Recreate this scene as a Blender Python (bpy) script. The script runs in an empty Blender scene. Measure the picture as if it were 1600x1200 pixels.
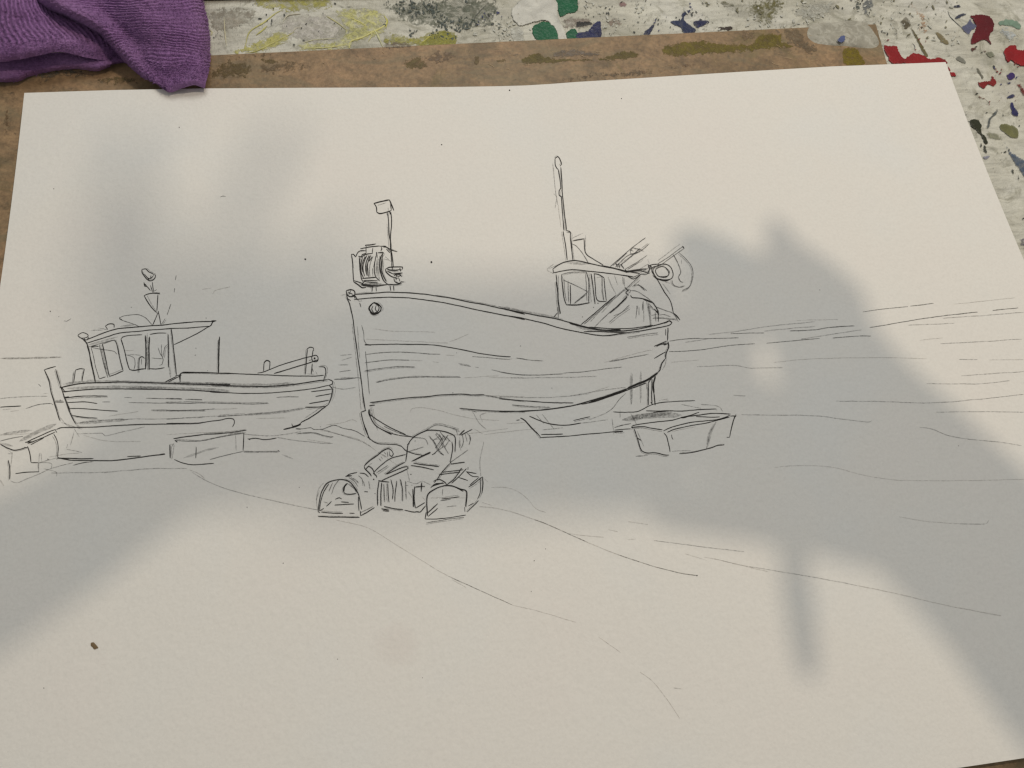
import bpy, bmesh, math, random
import numpy as np
from mathutils import Vector, Matrix, noise as mnoise

random.seed(7)
rng = np.random.default_rng(7)
S = bpy.context.scene
C = S.collection

# ------------------------------------------------------------------ camera
R = np.array([[0.98973608, 0.08179476, -0.11718411],
              [-0.11686247, 0.935216, -0.33423674],
              [0.08225364, 0.34450059, 0.93517575]])
CAM = np.array([-0.05351208, -0.09260888, 0.26315215])
F = 1147.98                                     # focal length in photo pixels (1600 wide)
cd = bpy.data.cameras.new('camera')
cam = bpy.data.objects.new('camera', cd)
C.objects.link(cam)
M4 = Matrix.Identity(4)
for i in range(3):
    for j in range(3):
        M4[i][j] = R[i, j]
    M4[i][3] = CAM[i]
cam.matrix_world = M4
cd.sensor_width = 36.0
cd.lens = F / 1600 * 36.0
cd.clip_start = 0.005
cd.clip_end = 50
S.camera = cam

# ------------------------------------------------------------------ room light
w = bpy.data.worlds.new('World')
S.world = w
w.use_nodes = True
bg = w.node_tree.nodes['Background']
bg.inputs['Color'].default_value = (1.0, 0.99, 0.945, 1)
bg.inputs['Strength'].default_value = 0.258

BACK = R[:, 2]
LAMP = np.array([0.42, 0.22, 1.02])             # tube above the photographer's hands

def lamp(name, kind, loc, energy, color, target=None, **kw):
    d = bpy.data.lights.new(name, kind)
    d.energy = energy
    d.color = color
    for k, v in kw.items():
        setattr(d, k, v)
    o = bpy.data.objects.new(name, d)
    C.objects.link(o)
    o.location = loc
    if target is not None:
        o.rotation_euler = (Vector(target) - Vector(loc)).to_track_quat('-Z', 'Y').to_euler()
    return o

lamp('ceiling_bulb', 'AREA', LAMP, 3.25, (1.0, 0.855, 0.675), (0.08, 0.05, 0), shape='DISK', size=0.021)
lamp('fill_panel', 'AREA', (0.10, 0.72, 1.0), 4.5, (1.0, 0.995, 0.97), (0.05, 0.08, 0),
     shape='RECTANGLE', size=0.55, size_y=0.45)  # soft fill added to lift the shadows, no such fixture seen

S.view_settings.view_transform = 'Standard'
S.view_settings.look = 'None'
S.view_settings.gamma = 1
S.view_settings.exposure = 0.0
S.view_settings.use_curve_mapping = False
S.render.engine = 'CYCLES'
S.cycles.transparent_max_bounces = 16
S.cycles.filter_width = 1.4

# ------------------------------------------------------------------ pixel -> place helpers
W, H = 0.42, 0.297                              # A3 sheet
ZT = np.array([(-0.2100, 0), (-0.1738, -.00008), (-0.136, -.00095), (-0.0888, -.00282), (-0.0321, -.0051),
               (-0.0086, -.0057), (0.0033, -.0058), (0.0152, -.0054), (0.0272, -.0047), (0.0576, -.0036),
               (0.1039, -.0018), (0.1513, -.0002), (0.1841, 0), (0.2101, 0.0002)])
ZB = -0.0068                                    # upper face of the hardboard
ZTAB = -0.0098                                  # table top

def paper_z(x, y):
    """height of the slightly curled sheet"""
    z = np.interp(x, ZT[:, 0], ZT[:, 1])
    t = np.clip((y + H / 2) / H, 0, 1)
    wgt = 0.62 + 0.38 * t ** 1.5
    edge = np.clip((0.21 - np.abs(x)) / 0.06, 0, 1)
    z = z * wgt - 0.0011 * (1 - t) * edge * t * 2
    z = z - 0.0010 * np.sin(np.clip((y - 0.03) / 0.12, 0, 1) * math.pi) * np.clip((np.abs(x) - 0.15) / 0.06, 0, 1)
    return np.maximum(z, ZB + 0.0006)

def ray(u, v):
    return R @ np.array([(u - 800) / F, -(v - 600) / F, -1.0])

def on_plane(u, v, z):
    d = ray(u, v)
    return CAM + d * ((z - CAM[2]) / d[2])

def on_paper(u, v, lift=0.0):
    """arrays of pixels to points on the curled sheet"""
    u = np.asarray(u, float)
    v = np.asarray(v, float)
    D = np.stack([(u - 800) / F, -(v - 600) / F, -np.ones_like(u)], -1) @ R.T
    z = np.zeros_like(u)
    for _ in range(8):
        t = (z - CAM[2]) / D[:, 2]
        P = CAM + D * t[:, None]
        z = paper_z(P[:, 0], P[:, 1]) + lift
    return P

def lin(r, g, b, k=1.0):
    f = lambda c: ((c / 255 + 0.055) / 1.055) ** 2.4 if c > 10 else c / 255 / 12.92
    return (min(.95, f(r) * k), min(.95, f(g) * k), min(.95, f(b) * k), 1)

def catmull(P, step, closed=False):
    P = [np.array(p, float) for p in P]
    n = len(P)
    if n < 2:
        return np.array(P)
    out = []
    segs = n if closed else n - 1
    for i in range(segs):
        if closed:
            p0, p1, p2, p3 = P[i - 1], P[i], P[(i + 1) % n], P[(i + 2) % n]
        else:
            p1, p2 = P[i], P[i + 1]
            p0 = P[i - 1] if i else 2 * p1 - p2
            p3 = P[i + 2] if i + 2 < n else 2 * p2 - p1
        k = max(1, int(np.linalg.norm(p2 - p1) / step))
        # centripetal-like damping of overshoot
        l = np.linalg.norm(p2 - p1) + 1e-9
        m1 = (p2 - p0) * .5
        m2 = (p3 - p1) * .5
        for m in (m1, m2):
            lm = np.linalg.norm(m)
            if lm > l:
                m *= l / lm
        for j in range(k):
            t = j / k
            t2, t3 = t * t, t ** 3
            out.append((2 * t3 - 3 * t2 + 1) * p1 + (t3 - 2 * t2 + t) * m1 + (-2 * t3 + 3 * t2) * p2 + (t3 - t2) * m2)
    if not closed:
        out.append(P[-1])
    return np.array(out)

# ------------------------------------------------------------------ object helpers
def link(name, me, mat=None, parent=None):
    o = bpy.data.objects.new(name, me)
    C.objects.link(o)
    if mat:
        me.materials.append(mat)
    if parent:
        o.parent = parent
    return o

def mesh(name, V, Fc, mat=None, parent=None, smooth=True):
    me = bpy.data.meshes.new(name)
    me.from_pydata([tuple(map(float, v)) for v in V], [], Fc)
    me.validate()
    if smooth:
        me.polygons.foreach_set('use_smooth', [True] * len(me.polygons))
    return link(name, me, mat, parent)

def tag(o, label, cat, group=None):
    o['label'] = label
    o['category'] = cat
    if group:
        o['group'] = group

# ------------------------------------------------------------------ materials
def newmat(name):
    m = bpy.data.materials.new(name)
    m.use_nodes = True
    nt = m.node_tree
    return m, nt, nt.nodes['Principled BSDF']

def N(nt, t, **kw):
    n = nt.nodes.new(t)
    for k, v in kw.items():
        if hasattr(n, k):
            setattr(n, k, v)
        else:
            n.inputs[k.replace('_', ' ')].default_value = v
    return n

def noise_node(nt, scale, detail=4, rough=.55, dist=0.0):
    n = N(nt, 'ShaderNodeTexNoise')
    n.inputs['Scale'].default_value = scale
    n.inputs['Detail'].default_value = detail
    n.inputs['Roughness'].default_value = rough
    n.inputs['Distortion'].default_value = dist
    tc = nt.nodes.get('TC') or N(nt, 'ShaderNodeTexCoord')
    tc.name = 'TC'
    nt.links.new(tc.outputs['Object'], n.inputs['Vector'])
    return n

def ramp(nt, src, stops):
    r = N(nt, 'ShaderNodeValToRGB')
    e = r.color_ramp.elements
    while len(e) > 1:
        e.remove(e[-1])
    e[0].position, e[0].color = stops[0]
    for p, c in stops[1:]:
        k = e.new(p)
        k.color = c
    nt.links.new(src, r.inputs['Fac'])
    return r

def mix(nt, fac, a, b, mode='MIX'):
    m = N(nt, 'ShaderNodeMix')
    m.data_type = 'RGBA'
    m.blend_type = mode
    for s, v in ((m.inputs[0], fac), (m.inputs[6], a), (m.inputs[7], b)):
        if hasattr(v, 'is_output'):
            nt.links.new(v, s)
        else:
            s.default_value = v
    return m.outputs[2]

def bump(nt, h, strength, dist, b):
    n = N(nt, 'ShaderNodeBump')
    n.inputs['Strength'].default_value = strength
    n.inputs['Distance'].default_value = dist
    nt.links.new(h, n.inputs['Height'])
    if b is not None:
        nt.links.new(b, n.inputs['Normal'])
    return n.outputs['Normal']

g = lambda v: (v, v, v, 1)

def mat_paper():
    m, nt, b = newmat('cartridge_paper')
    big = noise_node(nt, 14, 3)
    c1 = ramp(nt, big.outputs['Fac'], [(.3, (.845, .815, .765, 1)), (.5, (.84, .82, .77, 1)), (.7, (.825, .82, .785, 1))])
    fine = noise_node(nt, 900, 3)
    c2 = ramp(nt, fine.outputs['Fac'], [(.3, g(.955)), (.6, g(1.0))])
    col = mix(nt, 1.0, c1.outputs['Color'], c2.outputs['Color'], 'MULTIPLY')
    nt.links.new(col, b.inputs['Base Color'])
    b.inputs['Roughness'].default_value = .62
    b.inputs['Specular IOR Level'].default_value = .28
    g1 = noise_node(nt, 420, 4, .6)
    g2 = noise_node(nt, 95, 2)
    n1 = bump(nt, g1.outputs['Fac'], .32, .0006, None)
    nt.links.new(bump(nt, g2.outputs['Fac'], .12, .0010, n1), b.inputs['Normal'])
    return m

def mat_ink():
    m, nt, b = newmat('black_fineliner_ink')
    n = noise_node(nt, 700, 2)
    r = ramp(nt, n.outputs['Fac'], [(.3, (.010, .009, .008, 1)), (.75, (.045, .040, .035, 1))])
    nt.links.new(r.outputs['Color'], b.inputs['Base Color'])
    b.inputs['Roughness'].default_value = .7
    b.inputs['Specular IOR Level'].default_value = .2
    return m

def mat_pencil(name, a0, a1, col=(.07, .066, .062, 1)):
    m, nt, b = newmat(name)
    b.inputs['Base Color'].default_value = col
    b.inputs['Roughness'].default_value = .6
    n = noise_node(nt, 1100, 3, .6)
    r = ramp(nt, n.outputs['Fac'], [(.36, g(a0)), (.66, g(a1))])
    nt.links.new(r.outputs['Color'], b.inputs['Alpha'])
    return m

def mat_board():
    m, nt, b = newmat('brown_hardboard')
    n1 = noise_node(nt, 22, 5, .6)
    c1 = ramp(nt, n1.outputs['Fac'], [(.25, lin(112, 93, 66, 1.3)), (.5, lin(139, 114, 84, 1.3)), (.78, lin(150, 121, 91, 1.3))])
    n2 = noise_node(nt, 75, 6, .7, .6)
    k2 = ramp(nt, n2.outputs['Fac'], [(.50, g(0)), (.68, g(.75))])
    c2 = mix(nt, k2.outputs['Color'], c1.outputs['Color'], lin(88, 74, 52, 1.35))
    n3 = noise_node(nt, 650, 3)
    k3 = ramp(nt, n3.outputs['Fac'], [(.3, g(.72)), (.7, g(1.1))])
    c3 = mix(nt, 1.0, c2, k3.outputs['Color'], 'MULTIPLY')
    n4 = noise_node(nt, 240, 3)
    k4 = ramp(nt, n4.outputs['Fac'], [(.66, g(0)), (.74, g(.7))])
    c4 = mix(nt, k4.outputs['Color'], c3, lin(70, 60, 45, 1.3))
    mp = N(nt, 'ShaderNodeMapping')
    mp.inputs['Scale'].default_value = (1.0, 2.6, 1.0)
    nt.links.new(nt.nodes['TC'].outputs['Object'], mp.inputs['Vector'])
    n5 = noise_node(nt, 17, 6, .68, 1.4)
    nt.links.new(mp.outputs['Vector'], n5.inputs['Vector'])
    k5 = ramp(nt, n5.outputs['Fac'], [(.47, g(0)), (.66, g(.7))])
    c5 = mix(nt, k5.outputs['Color'], c4, lin(104, 97, 74, 1.25))
    n6 = noise_node(nt, 26, 6, .7, 1.0)
    k6 = ramp(nt, n6.outputs['Fac'], [(.56, g(0)), (.70, g(.6))])
    c6 = mix(nt, k6.outputs['Color'], c5, lin(96, 88, 46, 1.2))
    n7 = noise_node(nt, 120, 6, .75, .3)
    k7 = ramp(nt, n7.outputs['Fac'], [(.35, g(.8)), (.65, g(1.15))])
    c7 = mix(nt, 1.0, c6, k7.outputs['Color'], 'MULTIPLY')
    nt.links.new(c7, b.inputs['Base Color'])
    b.inputs['Roughness'].default_value = .55
    nt.links.new(bump(nt, n3.outputs['Fac'], .4, .0005, None), b.inputs['Normal'])
    return m

def mat_table():
    m, nt, b = newmat('paint_crusted_table')
    n1 = noise_node(nt, 16, 6, .62, .5)
    c1 = ramp(nt, n1.outputs['Fac'], [(.25, lin(128, 128, 112, 1.3)), (.45, lin(172, 170, 157, 1.35)), (.6, lin(186, 185, 174, 1.35)), (.8, lin(198, 197, 192, 1.3))])
    n2 = noise_node(nt, 70, 7, .68, 1.2)
    k2 = ramp(nt, n2.outputs['Fac'], [(.52, g(0)), (.66, g(.6))])
    c2 = mix(nt, k2.outputs['Color'], c1.outputs['Color'], lin(118, 116, 98, 1.3))
    n3 = noise_node(nt, 170, 5, .7, .8)
    k3 = ramp(nt, n3.outputs['Fac'], [(.62, g(0)), (.70, g(.7))])
    c3 = mix(nt, k3.outputs['Color'], c2, lin(92, 92, 78, 1.3))
    n5 = noise_node(nt, 45, 4, .6, .4)
    k5 = ramp(nt, n5.outputs['Fac'], [(.60, g(0)), (.72, g(.55))])
    c4 = mix(nt, k5.outputs['Color'], c3, lin(205, 203, 196, 1.2))
    mp = N(nt, 'ShaderNodeMapping')
    mp.inputs['Rotation'].default_value = (0, 0, math.radians(38))
    mp.inputs['Scale'].default_value = (1.0, 4.0, 1.0)
    nt.links.new(nt.nodes['TC'].outputs['Object'], mp.inputs['Vector'])
    n6 = noise_node(nt, 55, 6, .7, .9)
    nt.links.new(mp.outputs['Vector'], n6.inputs['Vector'])
    k6 = ramp(nt, n6.outputs['Fac'], [(.34, g(.74)), (.5, g(.98)), (.66, g(1.12))])
    c5 = mix(nt, 1.0, c4, k6.outputs['Color'], 'MULTIPLY')
    nt.links.new(c5, b.inputs['Base Color'])
    b.inputs['Roughness'].default_value = .48
    n4 = noise_node(nt, 380, 6, .65, .8)
    nn = bump(nt, n4.outputs['Fac'], .6, .0010, None)
    nt.links.new(bump(nt, n2.outputs['Fac'], .5, .0022, nn), b.inputs['Normal'])
    return m

def mat_paint(name, c, rough=.38, var=.22, soft=0.0, scale=120, relief=.0008, hi=None, mottle=0.0, thin=0.0):
    """dried paint; soft > 0 gives a dry-brushed outline through the 'edge' attribute"""
    m, nt, b = newmat(name)
    n1 = noise_node(nt, scale, 5, .62, .5)
    d = tuple(x * (1 - var) for x in c[:3]) + (1,)
    l = hi or tuple(min(.95, x * (1 + var)) for x in c[:3]) + (1,)
    r = ramp(nt, n1.outputs['Fac'], [(.3, d), (.5, c), (.72, l)])
    col = r.outputs['Color']
    if mottle:
        nm = noise_node(nt, 210, 5, .7, 1.0)
        km = ramp(nt, nm.outputs['Fac'], [(.46, g(0)), (.62, g(mottle))])
        col = mix(nt, km.outputs['Color'], col, lin(186, 184, 172, 1.1))
        nd = noise_node(nt, 330, 4, .7, .6)
        kd = ramp(nt, nd.outputs['Fac'], [(.60, g(0)), (.70, g(mottle * .8))])
        col = mix(nt, kd.outputs['Color'], col, lin(104, 102, 84, 1.1))
    nt.links.new(col, b.inputs['Base Color'])
    b.inputs['Roughness'].default_value = rough
    b.inputs['Specular IOR Level'].default_value = .3
    n2 = noise_node(nt, 300, 5, .6, .6)
    nt.links.new(bump(nt, n2.outputs['Fac'], .55, relief, None), b.inputs['Normal'])
    if thin:
        n3 = noise_node(nt, 480, 5, .75, .3)
        ra = ramp(nt, n3.outputs['Fac'], [(.38, g(1 - thin)), (.58, g(1))])
        at = N(nt, 'ShaderNodeAttribute', attribute_name='edge')
        mr = N(nt, 'ShaderNodeMapRange')
        nt.links.new(at.outputs['Fac'], mr.inputs[0])
        mr.inputs[1].default_value = 0.0
        mr.inputs[2].default_value = 0.55
        mu = N(nt, 'ShaderNodeMath', operation='MULTIPLY')
        nt.links.new(ra.outputs['Color'], mu.inputs[0])
        nt.links.new(mr.outputs[0], mu.inputs[1])
        nt.links.new(mu.outputs[0], b.inputs['Alpha'])
    return m

def mat_towel():
    m, nt, b = newmat('purple_microfibre')
    n1 = noise_node(nt, 60, 4)
    c1 = ramp(nt, n1.outputs['Fac'], [(.3, (.255, .128, .305, 1)), (.7, (.335, .182, .385, 1))])
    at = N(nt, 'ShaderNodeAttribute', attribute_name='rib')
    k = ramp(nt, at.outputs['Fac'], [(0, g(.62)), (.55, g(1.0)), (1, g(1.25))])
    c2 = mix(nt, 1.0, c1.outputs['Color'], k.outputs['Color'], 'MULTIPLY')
    n2 = noise_node(nt, 900, 3, .7)
    k2 = ramp(nt, n2.outputs['Fac'], [(.3, g(.75)), (.7, g(1.2))])
    c3 = mix(nt, 1.0, c2, k2.outputs['Color'], 'MULTIPLY')
    nt.links.new(c3, b.inputs['Base Color'])
    b.inputs['Roughness'].default_value = .95
    b.inputs['Specular IOR Level'].default_value = .1
    b.inputs['Sheen Weight'].default_value = .35
    b.inputs['Sheen Roughness'].default_value = .5
    b.inputs['Sheen Tint'].default_value = (.62, .45, .75, 1)
    nt.links.new(bump(nt, n2.outputs['Fac'], .7, .0009, None), b.inputs['Normal'])
    return m

def mat_plain(name, c, rough=.5):
    m, nt, b = newmat(name)
    n = noise_node(nt, 60, 3)
    r = ramp(nt, n.outputs['Fac'], [(.3, tuple(x * .85 for x in c[:3]) + (1,)), (.7, c)])
    nt.links.new(r.outputs['Color'], b.inputs['Base Color'])
    b.inputs['Roughness'].default_value = rough
    return m

# ------------------------------------------------------------------ table top (setting)
def slab(name, corners, z0, z1, mat, bevel=0.0006, parent=None):
    bm = bmesh.new()
    bot = [bm.verts.new((x, y, z0)) for x, y in corners]
    top = [bm.verts.new((x, y, z1)) for x, y in corners]
    n = len(corners)
    bm.faces.new(top)
    bm.faces.new(bot[::-1])
    for i in range(n):
        j = (i + 1) % n
        bm.faces.new((bot[i], bot[j], top[j], top[i]))
    bmesh.ops.bevel(bm, geom=list(bm.edges), offset=bevel, segments=2, affect='EDGES', profile=.5)
    bm.normal_update()
    me = bpy.data.meshes.new(name)
    bm.to_mesh(me)
    bm.free()
    return link(name, me, mat, parent)

table = slab('table_top', [(-.75, -.45), (.75, -.45), (.75, .2035 - .06 * 0 + .14), (-.75, .2035 + .14)], ZTAB - .025, ZTAB, mat_table())
table['kind'] = 'structure'
# dark wooden strip lying along the far side of the crusted area
a = on_plane(300, 2.2, ZTAB)
d = on_plane(478, -1.2, ZTAB)
dx, dy = (d - a)[:2]
L = math.hypot(dx, dy)
tx, ty = dx / L, dy / L
A0 = (a[0] - tx * .2, a[1] - ty * .2)
A1 = (a[0] + tx * .5, a[1] + ty * .5)
strip = slab('wooden_strip', [A0, A1, (A1[0] - ty * .03, A1[1] + tx * .03), (A0[0] - ty * .03, A0[1] + tx * .03)], ZTAB, ZTAB + .003, mat_plain('dark_wood', lin(80, 66, 50, 1.3), .6))
tag(strip, 'dark wooden strip at the very top edge, along the far side of the paint-crusted table', 'wood strip')

# ------------------------------------------------------------------ paint splashes, one of them painted shade
def fbm(x, y, z=0.0):
    return mnoise.noise((x, y, z)) + .5 * mnoise.noise((x * 2.1, y * 2.1, z + 7)) + .25 * mnoise.noise((x * 4.3, y * 4.3, z + 13))

def splash(outline, mat, z, h, parent, name, rag=1.5, holes=0.0, st=1.0):
    """closed pixel outline -> thin raised patch of dried paint with a ragged, worn outline, lying at height z"""
    out = catmull(outline, 2.5, True)
    lo_, hi_ = out.min(0) - 4, out.max(0) + 4
    gx = np.arange(lo_[0], hi_[0], st)
    gy = np.arange(lo_[1], hi_[1], st)
    X, Y = np.meshgrid(gx, gy)
    X = X + rng.uniform(-.25, .25, X.shape) * st
    Y = Y + rng.uniform(-.25, .25, X.shape) * st
    px, py = X.ravel(), Y.ravel()
    A = out
    B = np.roll(out, -1, 0)
    best = np.full(px.shape, 1e9)
    inside = np.zeros(px.shape, bool)
    for a_, b_ in zip(A, B):
        d_ = b_ - a_
        L2 = d_ @ d_ + 1e-12
        t = np.clip(((px - a_[0]) * d_[0] + (py - a_[1]) * d_[1]) / L2, 0, 1)
        best = np.minimum(best, (px - a_[0] - t * d_[0]) ** 2 + (py - a_[1] - t * d_[1]) ** 2)
        cr = ((a_[1] > py) != (b_[1] > py)) & (px < d_[0] * (py - a_[1]) / (d_[1] + 1e-12) + a_[0])
        inside ^= cr
    dist = np.sqrt(best) * np.where(inside, 1, -1)
    ph = random.random() * 90
    nz = np.array([fbm(x * .13 + ph, y * .2, 1) * .8 + fbm(x * .45 + ph, y * .6, 4) * .6 for x, y in zip(px, py)])
    f = np.minimum(dist / rag, 1.15) + nz * .9 - holes
    f = f.reshape(X.shape)
    keep = f > 0
    hgt = h * np.clip(f * 1.4, .08, 1.0) * (1 + .3 * nz.reshape(X.shape))
    idx = -np.ones(X.shape, int)
    V, Fc, E_ = [], [], []
    def vid(j, i):
        if idx[j, i] < 0:
            idx[j, i] = len(V)
            E_.append(float(np.clip(f[j, i], 0, 1)))
            V.append(on_plane(X[j, i], Y[j, i], z + (hgt[j, i] if keep[j, i] else 0)))
        return int(idx[j, i])
    for j in range(X.shape[0] - 1):
        for i in range(X.shape[1] - 1):
            c = [(j, i), (j, i + 1), (j + 1, i + 1), (j + 1, i)]
            kk = [q for q in c if keep[q]]
            if len(kk) >= 3:
                Fc.append(tuple(vid(*q) for q in kk)[::-1])
    if not Fc:
        return None
    o = mesh(name, V, Fc, mat, parent)
    at = o.data.attributes.new('edge', 'FLOAT', 'POINT')
    at.data.foreach_set('value', E_)
    return o

def pts(s, x0, y0, k):
    v = [float(t) for t in s.replace(',', ' ').split()]
    return [(x0 + v[i] / k, y0 + v[i + 1] / k) for i in range(0, len(v), 2)]

MP = {}
def paint(col, soft=0.0, rough=.38, **kw):
    key = (col, soft, rough, kw.get('mottle', 0), kw.get('thin', 0))
    if key not in MP:
        MP[key] = mat_paint('dried_paint_or_shade_%d_%d_%d' % col, lin(*col, .98), rough=rough, **kw)
    return MP[key]

Q2 = (300, 0, 4)
Q3 = (600, 0, 4)
Q4 = (1000, 0, 5.333)
Q5 = (1300, 0, 5.333)
Q6 = (1400, 150, 8)
Q7 = (1450, 250, 8)
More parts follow.
